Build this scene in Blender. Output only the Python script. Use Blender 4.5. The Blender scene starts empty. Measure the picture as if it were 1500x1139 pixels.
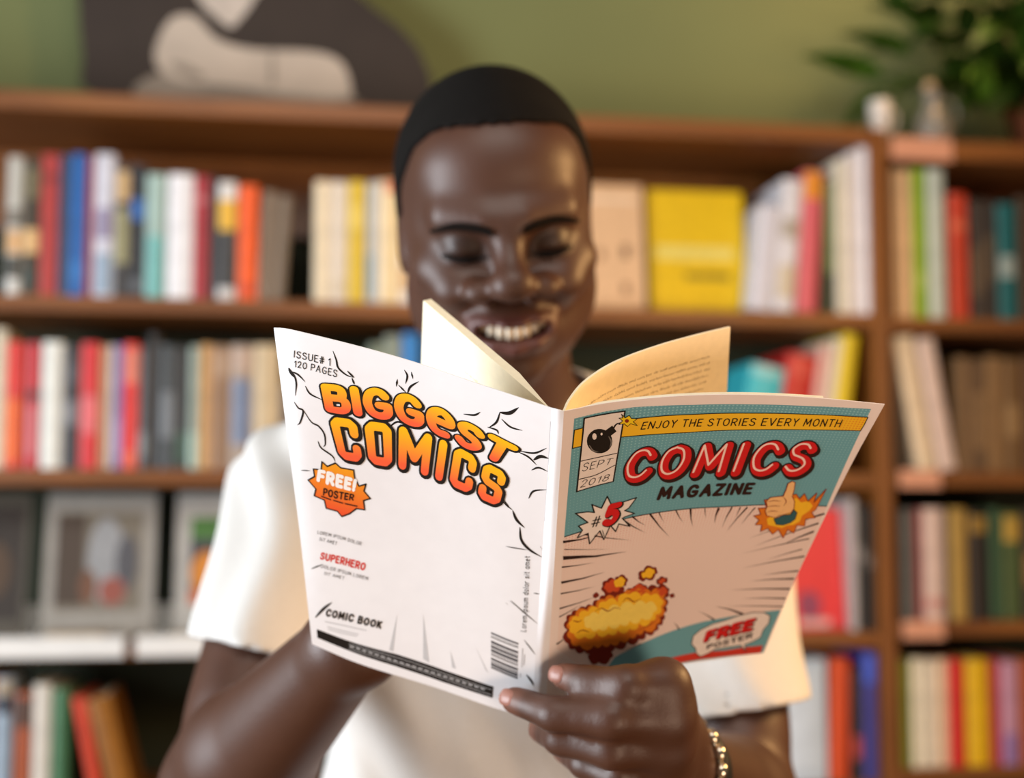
import bpy, bmesh, math, random
import numpy as np
from mathutils import Vector, Matrix, Euler

# ---------------------------------------------------------------- camera
#<geo>
FPX = 2083.0                      # focal length in pixels of the 1500 x 1139 frame (50 mm on 36 mm)
CAM = np.array([0.0, 0.0, 1.42])
PITCH = math.atan((750 - 569.5) / FPX)
_cp, _sp = math.cos(PITCH), math.sin(PITCH)
def P(px, py, d):
    """point of the room seen at (px, py) whose distance along the lens axis is d metres"""
    x = (px - 750.0) / FPX * d
    y = -(py - 569.5) / FPX * d
    return np.array([x, d * _cp - y * _sp, d * _sp + y * _cp]) + CAM
#</geo>
scene = bpy.context.scene
cam_data = bpy.data.cameras.new('camera')
cam_data.sensor_width = 36.0
cam_data.lens = FPX * 36.0 / 1500.0
cam_data.clip_start = 0.02
cam_data.dof.use_dof = True
cam_data.dof.focus_distance = 0.742
cam_data.dof.aperture_fstop = 3.7
cam = bpy.data.objects.new('camera', cam_data)
scene.collection.objects.link(cam)
cam.location = CAM
cam.rotation_euler = (math.pi / 2 + PITCH, 0, 0)
scene.camera = cam

# ---------------------------------------------------------------- light
scene.view_settings.view_transform = 'Standard'
scene.view_settings.look = 'None'
scene.view_settings.gamma = 1.0
scene.view_settings.use_curve_mapping = False
scene.view_settings.exposure = 0.0
world = bpy.data.worlds.new('room_ambience')
scene.world = world
world.use_nodes = True
world.node_tree.nodes['Background'].inputs[0].default_value = (1.0, 0.80, 0.62, 1)
world.node_tree.nodes['Background'].inputs[1].default_value = 0.12

def area_light(name, loc, target, sx, sy, energy, col):
    l = bpy.data.lights.new(name, 'AREA')
    l.shape = 'RECTANGLE'; l.size = sx; l.size_y = sy; l.energy = energy; l.color = col
    o = bpy.data.objects.new(name, l)
    scene.collection.objects.link(o)
    o.location = loc
    o.rotation_euler = (Vector(target) - Vector(loc)).to_track_quat('-Z', 'Y').to_euler()
    return o
area_light('window_daylight', (-2.0, 0.40, 1.42), (0.0, 1.0, 1.4), 1.1, 1.2, 86, (0.88, 0.94, 1.0))
area_light('warm_lamp', (1.15, 1.12, 1.85), (0.1, 1.1, 1.45), 0.30, 0.30, 17, (1.0, 0.58, 0.23))
area_light('front_fill', (0.1, -0.4, 2.95), (0.0, 2.4, 1.5), 1.3, 0.8, 25, (1.0, 0.95, 0.88))  # fill added above and behind the camera to brighten the shelf fronts
area_light('low_warm_fill', (1.1, -0.5, 0.75), (0.1, 0.9, 1.35), 0.7, 0.5, 19, (1.0, 0.70, 0.50))  # added low warm fill, stands in for bounce on front cover and shirt
area_light('ceiling_lamp', (1.0, 2.45, 2.75), (0.75, 2.9, 2.2), 0.3, 0.2, 4.5, (1.0, 0.60, 0.30))

# ---------------------------------------------------------------- helpers
COL = scene.collection
def lin(c):
    if isinstance(c, str):
        c = [int(c[i:i + 2], 16) / 255 for i in (0, 2, 4)]
    return tuple(v / 12.92 if v <= 0.04045 else ((v + 0.055) / 1.055) ** 2.4 for v in c)

MATS = {}
def mat(key, col, rough=0.6, noise=0.12, scale=40.0, spec=0.4, metallic=0.0, bump=0.0, transmission=0.0):
    """plain procedural surface: colour broken up by noise, optional fine relief"""
    if key in MATS: return MATS[key]
    m = bpy.data.materials.new(key); m.use_nodes = True
    nt = m.node_tree; b = nt.nodes['Principled BSDF']
    b.inputs['Roughness'].default_value = rough
    b.inputs['Specular IOR Level'].default_value = spec
    b.inputs['Metallic'].default_value = metallic
    b.inputs['Transmission Weight'].default_value = transmission
    c = lin(col)
    tc = nt.nodes.new('ShaderNodeTexCoord')
    nz = nt.nodes.new('ShaderNodeTexNoise'); nz.inputs['Scale'].default_value = scale; nz.inputs['Detail'].default_value = 4
    nt.links.new(tc.outputs['Object'], nz.inputs['Vector'])
    rp = nt.nodes.new('ShaderNodeValToRGB')
    rp.color_ramp.elements[0].position = 0.3; rp.color_ramp.elements[1].position = 0.7
    rp.color_ramp.elements[0].color = tuple(v * (1 - noise) for v in c) + (1,)
    rp.color_ramp.elements[1].color = tuple(min(1, v * (1 + noise)) for v in c) + (1,)
    nt.links.new(nz.outputs['Fac'], rp.inputs['Fac'])
    nt.links.new(rp.outputs['Color'], b.inputs['Base Color'])
    if bump:
        bp = nt.nodes.new('ShaderNodeBump'); bp.inputs['Strength'].default_value = bump; bp.inputs['Distance'].default_value = 0.002
        nt.links.new(nz.outputs['Fac'], bp.inputs['Height']); nt.links.new(bp.outputs['Normal'], b.inputs['Normal'])
    MATS[key] = m
    return m

def wood(key, c1, c2, axis=0, rough=0.45):
    if key in MATS: return MATS[key]
    m = bpy.data.materials.new(key); m.use_nodes = True
    nt = m.node_tree; b = nt.nodes['Principled BSDF']
    b.inputs['Roughness'].default_value = rough
    tc = nt.nodes.new('ShaderNodeTexCoord'); mp = nt.nodes.new('ShaderNodeMapping')
    s = [28.0, 28.0, 28.0]; s[axis] = 1.6
    mp.inputs['Scale'].default_value = s
    nt.links.new(tc.outputs['Object'], mp.inputs['Vector'])
    nz = nt.nodes.new('ShaderNodeTexNoise'); nz.inputs['Scale'].default_value = 1.5; nz.inputs['Detail'].default_value = 6
    nz.inputs['Distortion'].default_value = 0.6
    nt.links.new(mp.outputs['Vector'], nz.inputs['Vector'])
    rp = nt.nodes.new('ShaderNodeValToRGB')
    rp.color_ramp.elements[0].position = 0.35; rp.color_ramp.elements[1].position = 0.68
    rp.color_ramp.elements[0].color = lin(c1) + (1,); rp.color_ramp.elements[1].color = lin(c2) + (1,)
    nt.links.new(nz.outputs['Fac'], rp.inputs['Fac']); nt.links.new(rp.outputs['Color'], b.inputs['Base Color'])
    bp = nt.nodes.new('ShaderNodeBump'); bp.inputs['Strength'].default_value = 0.15; bp.inputs['Distance'].default_value = 0.002
    nt.links.new(nz.outputs['Fac'], bp.inputs['Height']); nt.links.new(bp.outputs['Normal'], b.inputs['Normal'])
    MATS[key] = m
    return m

def mesh_obj(name, verts, faces, m, parent=None, smooth=False):
    me = bpy.data.meshes.new(name)
    me.from_pydata([tuple(v) for v in verts], [], [tuple(f) for f in faces])
    me.update()
    if smooth:
        me.polygons.foreach_set('use_smooth', [True] * len(me.polygons))
    if m is not None: me.materials.append(m)
    o = bpy.data.objects.new(name, me); COL.objects.link(o)
    if parent is not None: o.parent = parent
    return o

def bm_obj(name, bm, m, parent=None, smooth=False):
    me = bpy.data.meshes.new(name)
    bmesh.ops.recalc_face_normals(bm, faces=bm.faces[:])
    bm.to_mesh(me); bm.free()
    if smooth: me.polygons.foreach_set('use_smooth', [True] * len(me.polygons))
    if m is not None: me.materials.append(m)
    o = bpy.data.objects.new(name, me); COL.objects.link(o)
    if parent is not None: o.parent = parent
    return o

def box(bm, x0, x1, y0, y1, z0, z1, bevel=0.0):
    r = bmesh.ops.create_cube(bm, size=1.0)
    vs = r['verts']
    for v in vs:
        v.co = Vector((x0 + (v.co.x + .5) * (x1 - x0), y0 + (v.co.y + .5) * (y1 - y0), z0 + (v.co.z + .5) * (z1 - z0)))
    if bevel:
        es = list({e for v in vs for e in v.link_edges})
        bmesh.ops.bevel(bm, geom=es, offset=bevel, segments=2, affect='EDGES', profile=0.6)

def box_obj(name, b, m, parent=None, bevel=0.002):
    bm = bmesh.new(); box(bm, *b, bevel=bevel)
    return bm_obj(name, bm, m, parent)

def lathe(name, prof, m, parent=None, n=28, closed=True):
    vs, fs = [], []
    for r, z in prof:
        for k in range(n):
            a = 2 * math.pi * k / n
            vs.append((r * math.cos(a), r * math.sin(a), z))
    for i in range(len(prof) - 1):
        for k in range(n):
            fs.append((i * n + k, i * n + (k + 1) % n, (i + 1) * n + (k + 1) % n, (i + 1) * n + k))
    if closed:
        fs.append(tuple(range(n - 1, -1, -1))); fs.append(tuple((len(prof) - 1) * n + k for k in range(n)))
    return mesh_obj(name, vs, fs, m, parent, smooth=True)

def empty(name, loc=(0, 0, 0), rz=0.0):
    o = bpy.data.objects.new(name, None); COL.objects.link(o)
    o.empty_display_size = 0.05
    o.location = loc; o.rotation_euler = (0, 0, rz)
    return o

LABELS = {}
def tag(o, label, cat, group=None, kind=None):
    n = len(label.split())
    assert 4 <= n <= 16, (n, label)
    assert label not in LABELS, label
    LABELS[label] = o.name
    o['label'] = label; o['category'] = cat
    if group: o['group'] = group
    if kind: o['kind'] = kind
    return o

# ================================================================ the room
#<geo>
ALPHA = math.atan(0.1596)                 # the bookcase front recedes to the right
CA, SA = math.cos(ALPHA), math.sin(ALPHA)
Q0 = np.array([0.0, 2.45])
def on_front(px, py, inset=0.0):
    """local (x, z) of the bookcase at photo point (px, py), on the plane 'inset' behind its front"""
    a = P(px, py, 1.0) - CAM
    n = np.array([-SA, CA])
    q = Q0 + n * inset
    t = (q @ n) / (a[:2] @ n)
    w = a * t
    return float((w[:2] - q) @ np.array([CA, SA])), float(w[2] + CAM[2])
#</geo>
def bc(lx, ly, z):
    """bookcase-local to room coordinates"""
    return Vector((Q0[0] + CA * lx - SA * ly, Q0[1] + SA * lx + CA * ly, z))

DEPTH = 0.30
wall_m = mat('olive_paint', '767e52', rough=0.85, noise=0.05, scale=3.0, bump=0.05)
wall_m2 = wall_m
def structure(o):
    o['kind'] = 'structure'; return o
bm = bmesh.new(); box(bm, -4.0, 4.0, 0.34, 0.44, 0.0, 3.2)
w = structure(bm_obj('wall_back', bm, wall_m)); w.location = bc(0, 0, 0); w.rotation_euler = (0, 0, ALPHA)
# plank floor: out of the frame below, kept simple
bm = bmesh.new(); box(bm, -3.5, 3.5, -1.5, 3.2, -0.1, 0.0)
structure(bm_obj('floor', bm, wood('floor_oak', '7a5a3c', '946d48', 0)))

# ---------------------------------------------------------------- bookcase
wood_h = wood('walnut_board', '643711', '88521e', 0)
wood_v = wood('walnut_upright', '643711', '88521e', 2)
XU0, XU1 = on_front(1283, 700)[0], on_front(1308, 700)[0]     # upright between the two bays
XL, XR = -1.62, XU1 + 1.0
def zat(px, py): return on_front(px, py)[1]
TH = 0.027
Z_TOP = zat(300, 146)          # top face of the top board
Z_A = zat(300, 437)            # top faces of the shelves
Z_B = zat(300, 687)
Z_C = zat(300, 938)
Z_D = zat(300, 1176)
Z_RA, Z_RB, Z_RC, Z_RD = zat(1400, 466), zat(1400, 690), zat(1400, 909), zat(1400, 1124)
Z_RTOP = zat(1400, 207)
case = empty('bookcase', bc(0, 0, 0), ALPHA)
tag(case, 'tall brown wooden two-bay bookcase standing against the olive green wall', 'bookcase')
def board(name, x0, x1, z, th=TH, y0=0.0, y1=DEPTH, m=wood_h):
    return box_obj(name, (x0, x1, y0, y1, z - th, z), m, case, 0.0025)
Z_E, Z_F = Z_D - 0.33, Z_D - 0.68
board('top_board', XL, XU0, Z_TOP, 0.031, -0.012)
board('top_board', XU1, XR, Z_RTOP, 0.036, -0.006)
for z in (Z_A, Z_B, Z_C, Z_D, Z_E, Z_F): board('shelf', XL, XU0, z)
for z in (Z_RA, Z_RB, Z_RC, Z_RD, Z_RD - 0.33, Z_RD - 0.68): board('shelf', XU1, XR, z)
for x0, x1, zt in ((XL - 0.028, XL, Z_TOP), (XU0, XU1, max(Z_TOP, Z_RTOP)), (XR, XR + 0.028, Z_RTOP)):
    box_obj('upright', (x0, x1, -0.004, DEPTH, 0.0, zt), wood_v, case, 0.0025)
box_obj('back_rail', (XL, XU0, DEPTH - 0.02, DEPTH - 0.001, Z_TOP - 0.18, Z_TOP - 0.032), wood_h, case, 0.002)
box_obj('back_rail', (XU1, XR, DEPTH - 0.02, DEPTH - 0.001, Z_RTOP - 0.13, Z_RTOP - 0.037), wood_h, case, 0.002)
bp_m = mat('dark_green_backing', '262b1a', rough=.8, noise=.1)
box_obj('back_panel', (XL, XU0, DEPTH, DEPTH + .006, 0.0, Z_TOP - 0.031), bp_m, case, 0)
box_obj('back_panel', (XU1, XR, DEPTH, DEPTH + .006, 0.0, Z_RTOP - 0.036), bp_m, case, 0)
box_obj('plinth', (XL, XU0, 0.02, 0.04, 0.0, Z_F - TH), wood_h, case, 0.002)
box_obj('plinth', (XU1, XR, 0.02, 0.04, 0.0, Z_RD - 0.68 - TH), wood_h, case, 0.002)

# paper shelf labels clipped on the front edges of the right bay
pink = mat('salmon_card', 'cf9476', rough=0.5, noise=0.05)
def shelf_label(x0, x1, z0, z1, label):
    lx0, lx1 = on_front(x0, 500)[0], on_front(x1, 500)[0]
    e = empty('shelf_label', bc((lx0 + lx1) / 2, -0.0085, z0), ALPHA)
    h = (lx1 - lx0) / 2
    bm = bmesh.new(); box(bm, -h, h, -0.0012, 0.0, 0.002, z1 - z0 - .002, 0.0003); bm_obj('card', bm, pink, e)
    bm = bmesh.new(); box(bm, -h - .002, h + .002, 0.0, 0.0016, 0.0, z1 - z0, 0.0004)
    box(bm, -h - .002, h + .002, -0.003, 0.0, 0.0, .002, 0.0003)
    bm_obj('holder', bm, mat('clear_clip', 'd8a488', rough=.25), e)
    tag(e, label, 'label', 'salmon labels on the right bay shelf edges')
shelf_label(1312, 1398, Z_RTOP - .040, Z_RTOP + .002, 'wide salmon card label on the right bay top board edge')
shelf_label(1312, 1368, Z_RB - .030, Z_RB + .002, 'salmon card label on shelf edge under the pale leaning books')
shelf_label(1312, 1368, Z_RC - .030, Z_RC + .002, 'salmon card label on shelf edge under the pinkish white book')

# ---------------------------------------------------------------- books
BOOKMAT = {}
def cloth(c, rough=0.42):
    k = 'book_' + c
    return mat(k, c, rough=rough, noise=0.10, scale=60, spec=0.45)
paper_m = mat('book_paper', 'd9cdb2', rough=0.8, noise=0.1, scale=120)

def spine_profile(w, bulge, n=6):
    r = []
    for i in range(n + 1):
        t = i / n
        r.append((t * w, -bulge * math.sin(math.pi * t) ** 0.7))
    return r

def make_book(w, h, dp, col, bands=(), pivot='l', bulge=None):
    """standing book: spine at y = 0 facing the room. The cover is the thing itself, pages and spine prints are its parts."""
    th = min(0.0022, w * 0.12)
    bulge = min(0.004, w * .16) if bulge is None else bulge
    x_off = {'l': 0.0, 'r': -w, 'c': -w / 2}[pivot]
    out = [(0, dp)] + spine_profile(w, bulge) + [(w, dp)]
    inn = [(th, dp)] + [(th + (w - 2 * th) * t / 6, th) for t in range(7)] + [(w - th, dp)]
    n = len(out); vs = []; fs = []
    for z in (0, h):
        vs += [(x + x_off, y, z) for x, y in out] + [(x + x_off, y, z) for x, y in inn]
    N = 2 * n
    for i in range(n - 1):
        fs.append((i, i + 1, N + i + 1, N + i))
        fs.append((n + i + 1, n + i, N + n + i, N + n + i + 1))
        fs.append((i + 1, i, n + i, n + i + 1))
        fs.append((N + i, N + i + 1, N + n + i + 1, N + n + i))
    fs.append((0, N, N + n, n)); fs.append((n - 1, 2 * n - 1, N + 2 * n - 1, N + n - 1))
    o = mesh_obj('book', vs, fs, cloth(col))
    pg = box_obj('pages', (th + x_off, w - th + x_off, th + .0003, dp - .003, .002, h - .003), paper_m, o, 0)
    for (t0, t1, c) in bands:
        inset = 0.06 if (t1 - t0) < .9 else 0.0
        pr = spine_profile(w, bulge)
        vs, fs = [], []
        for z in (t0 * h, t1 * h):
            for x, y in pr: vs.append((w / 2 + (x - w / 2) * (1 - inset) + x_off, y - .0004, z))
        for i in range(len(pr) - 1): fs.append((i, i + 1, len(pr) + i + 1, len(pr) + i))
        mesh_obj('spine_label', vs, fs, cloth(c), o)
    return o

INSET = 0.012
def row(zs, shelf_name, group, items):
    """items: (description, base left px, base right px, top y px, colour, bands, top shift px)"""
    descs = [it[0] for it in items]
    for i, it in enumerate(items):
        d, xa, xb, yt, col = it[:5]
        bands = it[5] if len(it) > 5 else ()
        shift = it[6] if len(it) > 6 else None
        xm = (xa + xb) / 2
        la = on_front(xa, 600, INSET)[0]; lb = on_front(xb, 600, INSET)[0]
        w = max(0.006, lb - la - 0.0012)
        h = on_front(xm, yt + 4, INSET)[1] - zs
        dp = 0.15 + 0.035 * ((i * 37) % 10) / 10
        if shift is None:
            o = make_book(w, h, dp, col, bands, 'l')
            o.location = bc(la, INSET, zs + .0005); o.rotation_euler = (0, 0, ALPHA)
        else:
            dx = shift * (lb - la) / max(1, xb - xa)
            a = math.atan2(dx, h)
            hh = math.hypot(dx, h) - (w * abs(math.sin(a)) if abs(a) > .02 else 0)
            ww = w * math.cos(a)
            if a >= 0:
                o = make_book(ww, hh, dp, col, bands, 'r'); o.location = bc(lb, INSET, zs + .0005)
            else:
                o = make_book(ww, hh, dp, col, bands, 'l'); o.location = bc(la, INSET, zs + .0005)
            o.rotation_euler = (0, a, ALPHA)
        if i == 0: lab = '%s book left of the %s one, %s' % (d, descs[1], shelf_name)
        elif i == len(items) - 1: lab = '%s book right of the %s one, %s' % (d, descs[i - 1], shelf_name)
        else: lab = '%s book between %s and %s, %s' % (d, descs[i - 1], descs[i + 1], shelf_name)
        tag(o, lab, 'book', group)

row(Z_A, 'left upper shelf', 'books on the left upper shelf', [
 ('grey-white', 2, 25, 226, 'b9b8b0', ((.0, .12, 'd0cfca'), (.30, .46, 'd9ac78'), (.12, .28, '3a3a35'), (.5, .62, '77746c'))),
 ('dark olive', 25, 52, 228, '3c3326', ((.30, .48, 'd7b07a'), (.7, .92, '6a6248'), (.06, .2, '2f3a35'))),
 ('red', 52, 79, 222, 'a8322f', ((.8, .86, '7c2523'),)),
 ('navy', 79, 97, 224, '27415f'),
 ('bright blue', 97, 119, 222, '1560ab', ((.1, .25, '2a74bd'),)),
 ('thin maroon', 119, 131, 225, '8c2730'),
 ('pale lavender', 131, 162, 222, 'c9cad6', ((.02, .3, '8fa3b8'), (.4, .62, '8f87a3'))),
 ('charcoal patterned', 162, 185, 238, '38383a', ((.72, .95, 'c8a878'), (.25, .66, '97946f'))),
 ('black', 185, 208, 238, '23272e', ((.58, .74, '2e63a8'), (.05, .14, '5a5f66'))),
 ('pale teal', 208, 238, 252, '9fb9b2', ((.0, .5, '6fb0ad'),)),
 ('thick white', 240, 279, 252, 'e4e4e8'),
 ('crimson', 279, 302, 255, 'a22c36', ((.78, .84, 'c06a70'),)),
 ('thin black', 302, 313, 256, '2b2b30'),
 ('yellow-labelled', 313, 345, 262, '3a3a3c', ((.84, .99, 'd8d5d2'), (.58, .84, 'e0b03a'), (.0, .1, 'c9c7c6'))),
 ('orange', 345, 375, 268, 'e85a1c', ((.05, .14, 'c9451a'),)),
 ('taupe', 373, 394, 276, '7c6a58', (), 8),
 ('dusky brown', 394, 414, 282, '6d5f50', ((.0, .99, '766859'),), 10),
])
row(Z_A, 'left of the head', 'cream paperbacks left of the head', [
 ('cream', 458, 482, 262, 'e3d3b4'),
 ('pale stone', 482, 508, 263, 'd8cdbd', ((.05, .2, 'cfc2ad'),)),
 ('mustard yellow', 508, 535, 262, 'd3b534', ((.6, .8, 'e0c65a'),)),
 ('slim blue-grey', 535, 549, 264, 'a9b3b8', ((.05, .4, '7b9fb5'),)),
 ('ivory', 549, 562, 262, 'e9dcc4'),
 ('buff', 562, 584, 261, 'e6cf9e', ((.9, .99, 'c7643f'),)),
 ('off-white', 584, 610, 264, 'e0d8cc', ((.1, .3, 'c9a06a'),)),
 ('sand', 610, 634, 264, 'd9c7a5'),
])
# face-out books right of the head
def face_out(px0, px1, yt, zs, col, name_label, marks, thick=.02, y=0.05, tilt=0.12):
    lx0, lx1 = on_front(px0, 600, y)[0], on_front(px1, 600, y)[0]
    h = on_front((px0 + px1) / 2, yt, y + .02)[1] - zs
    w = lx1 - lx0; h /= math.cos(tilt)
    bm = bmesh.new(); box(bm, 0, w, 0, .002, 0, h, .0006); box(bm, 0, w, thick - .002, thick, 0, h, .0006); box(bm, 0, .002, 0, thick, 0, h, .0006)
    o = bm_obj('book', bm, cloth(col))
    box_obj('pages', (.0025, w - .003, .0022, thick - .0022, .003, h - .003), paper_m, o, 0)
    for (u0, u1, v0, v1, c) in marks:
        mesh_obj('cover_print', [(u0 * w, -.0004, v0 * h), (u1 * w, -.0004, v0 * h), (u1 * w, -.0004, v1 * h), (u0 * w, -.0004, v1 * h)], [(0, 1, 2, 3)], cloth(c), o)
    o.location = bc(lx0, y, zs + .001); o.rotation_euler = Euler((-tilt, 0, ALPHA))
    tag(o, name_label, 'book', 'books shown face out')
    return o
face_out(862, 948, 270, Z_A, 'd9b48c', 'beige face-out book with dark spots beside the yellow one',
  [(.62, .74, .42, .52, '6b4a35'), (.60, .72, .14, .22, '7a543b'), (.2, .3, .40, .48, '8a6347'), (.05, .9, .86, .9, 'e6cdb0')])
face_out(957, 1098, 279, Z_A, 'ddb90a', 'bright yellow face-out book with pale title band right of the head',
  [(.06, .88, .43, .54, 'dfcf6a'), (.36, .84, .27, .33, '8d7a14'), (.0, .05, .0, 1., 'c7a207')])
row(Z_A, 'beside the upright', 'leaning books beside the upright', [
 ('leaning bluish white', 1097, 1133, 296, 'c9cbd8', (), 20),
 ('leaning spotted white', 1134, 1165, 258, 'd3d3da', ((.55, .7, 'a9a196'), (.1, .35, 'c6baa4')), 18),
 ('leaning pink', 1168, 1198, 246, 'd0606a', ((.8, .99, 'dd8d1e'),), 15),
 ('slim green', 1214, 1228, 262, '6f7a4a', ((.0, .3, '2f2d22'),)),
 ('cream-edged', 1229, 1250, 232, 'd8d2bf'),
 ('tall white', 1250, 1266, 220, 'e2dbda'),
 ('tallest white', 1266, 1286, 209, 'e3e2ea'),
])
row(Z_RA, 'right bay upper shelf', 'books on the right bay upper shelf', [
 ('tan', 1314, 1328, 244, 'c99f6f'),
 ('light tan', 1328, 1343, 246, 'd3ac7c'),
 ('lime green', 1344, 1365, 245, '86a51c', ((.2, .3, 'a3b94a'),)),
 ('grey-green white', 1366, 1391, 245, 'bcc4b6'),
 ('brick red', 1397, 1425, 280, 'b9381d', ((.7, .78, 'd0603f'),)),
 ('dark brown', 1427, 1447, 290, '33261a', ((.2, .6, '5a452c'),)),
 ('espresso', 1447, 1467, 292, '2b2017', ((.3, .7, '4f3d28'),)),
 ('deep teal', 1468, 1496, 295, '0f5a5c', ((.36, .55, '8f9c96'),)),
 ('umber', 1498, 1530, 285, '3b2a1a'),
])
row(Z_B, 'left middle shelf', 'books on the left middle shelf', [
 ('cream-grey', -12, 9, 478, 'cabfa8'),
 ('red and orange', 9, 31, 497, 'd22b25', ((.05, .55, 'e2641f'),)),
 ('dark red', 31, 39, 500, '9d1f22'),
 ('rose red', 39, 58, 499, 'c0333d', ((.1, .5, 'cc6a70'), (.55, .62, '4a2a2e'))),
 ('broad white', 61, 92, 497, 'd8d9d2'),
 ('black speckled', 93, 116, 503, '34343a', ((.35, .55, '77797f'), (.7, .85, '4f5158'))),
 ('scarlet', 118, 146, 499, 'c9242a', ((.28, .58, 'd9676b'),)),
 ('tan-brown', 146, 159, 503, 'a87e5a'),
 ('slim ivory', 159, 167, 502, 'cfc3b6'),
 ('violet', 167, 181, 502, '6a5a9a', ((.1, .4, '8a7bb4'),)),
 ('fire red', 181, 203, 499, 'd8291f', ((.68, .95, 'dc7a62'), (.02, .14, 'e2603f'))),
 ('dark grey', 203, 217, 505, '4c4a4e', ((.1, .3, '7b8285'),)),
 ('tall black', 217, 234, 485, '1f1c1b'),
 ('slate', 234, 258, 502, '3c4246', ((.25, .62, '70767c'),)),
 ('jet black', 258, 277, 505, '222325', ((.05, .3, '2c4a3c'),)),
 ('pale green', 277, 293, 504, '8f9f96', ((.0, .3, 'a3bdb2'),)),
 ('ochre', 293, 311, 501, 'bd8f55'),
 ('mocha', 311, 337, 503, '8a6b50', ((.75, .95, 'a98c72'),)),
 ('blue-grey', 337, 372, 502, '9a8a7c', ((.2, .72, '6f7c96'), (.78, .97, 'b39c8c'))),
 ('oatmeal', 372, 410, 502, 'c2ae8c'),
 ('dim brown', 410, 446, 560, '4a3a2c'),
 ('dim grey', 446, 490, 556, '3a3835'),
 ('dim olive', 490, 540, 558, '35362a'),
 ('sage', 541, 564, 500, '6f7b6a'),
 ('grey-green', 564, 588, 488, '7f8a7d', ((.5, .8, '99a294'),)),
 ('vivid blue', 589, 616, 485, '1f77bd'),
])
row(Z_B, 'right of the head', 'leaning books right of the head', [
 ('leaning cyan', 1070, 1124, 527, '35b4c2', ((.9, .99, '8ec9cc'),), 30),
 ('leaning cherry red', 1125, 1172, 511, 'b62020', ((.8, .95, 'c24038'),), 30),
 ('leaning blush', 1173, 1192, 501, 'd6a79c', (), 30),
 ('leaning pale cream', 1193, 1208, 491, 'd8cfb8', (), 30),
 ('leaning lemon', 1209, 1232, 484, 'dcc11f', (), 28),
])
row(Z_RB, 'right bay middle shelf', 'books on the right bay middle shelf', [
 ('leaning buff', 1342, 1372, 487, 'd9c3a2', (), -32),
 ('leaning pinkish', 1374, 1400, 490, 'd5bcae', (), -30),
 ('low sepia', 1402, 1424, 520, '6d5030'),
 ('low walnut', 1424, 1446, 523, '5b4126', ((.2, .7, '7a5b37'),)),
 ('low caramel', 1446, 1470, 519, '7d5c36'),
 ('low bronze', 1470, 1498, 522, '694b29', ((.3, .6, '8a6a42'),)),
 ('low chestnut', 1499, 1530, 520, '55371d'),
])
row(Z_RC, 'right bay third shelf', 'books on the right bay third shelf', [
 ('ash grey', 1315, 1335, 742, '5b5a56'),
 ('wine red', 1336, 1347, 742, '7e2323'),
 ('pinkish white', 1347, 1378, 741, 'cdb3a6', ((.1, .2, 'c08b80'),)),
 ('thin coal', 1378, 1386, 745, '2b221a'),
 ('antique gold', 1386, 1411, 741, 'a5843f'),
 ('gold-topped black', 1413, 1443, 745, '231c18', ((.8, .95, '8a6a28'),)),
 ('bottle green', 1444, 1462, 741, '2b4a2c'),
 ('gold and green', 1463, 1490, 745, '42522a', ((.72, .95, 'ad8a34'),)),
 ('pitch dark', 1491, 1525, 742, '241b14', ((.3, .6, '7a5a2c'),)),
])
row(Z_RD, 'right bay lowest shelf', 'books on the right bay lowest visible shelf', [
 ('olive', 1309, 1325, 963, '737c12'),
 ('cream', 1325, 1343, 961, 'd8cdb2'),
 ('eggshell', 1343, 1361, 963, 'd3c7b0'),
 ('peach', 1361, 1379, 962, 'd8b899'),
 ('strong red', 1379, 1402, 963, 'c9201f'),
 ('golden yellow', 1404, 1437, 962, 'd7a90e'),
 ('deep red', 1438, 1454, 963, 'a51d26'),
 ('lilac pink', 1454, 1480, 965, 'b9879c', ((.0, .3, '8a6a9a'),)),
 ('rust', 1481, 1506, 962, '9d4a1e'),
])
row(Z_D, 'left bottom shelf', 'books on the left bottom shelf', [
 ('burnt orange', -16, 5, 985, 'a5481f'),
 ('dark-topped pale blue', 6, 32, 988, '8d9fb0', ((.72, .86, '1f2635'), (.86, .98, '9a8a72'))),
 ('orange-brown', 36, 61, 1010, '9a4a24', ((.7, .95, '3f2c20'),)),
 ('chalk white', 62, 88, 998, 'c9c3b8'),
 ('forest green', 89, 114, 1004, '3d6a48'),
 ('leaning vermilion', 150, 170, 1014, 'c23d22', (), -34),
 ('leaning amber', 178, 214, 1012, '8a5616', (), -42),
])
row(Z_D, 'under the red magazine', 'books below the red magazine', [
 ('big pale blue', 1140, 1203, 962, 'b9c9d8', ((.1, .9, 'c3d1de'),)),
 ('orange-red', 1204, 1232, 960, 'c8481d', (), 5),
 ('low dark', 1238, 1254, 975, '2a2120', ((.2, .4, 'a03a30'),)),
 ('indigo', 1256, 1277, 950, '3b3a86', ((.75, .97, '3f5bc9'),)),
])

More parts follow.
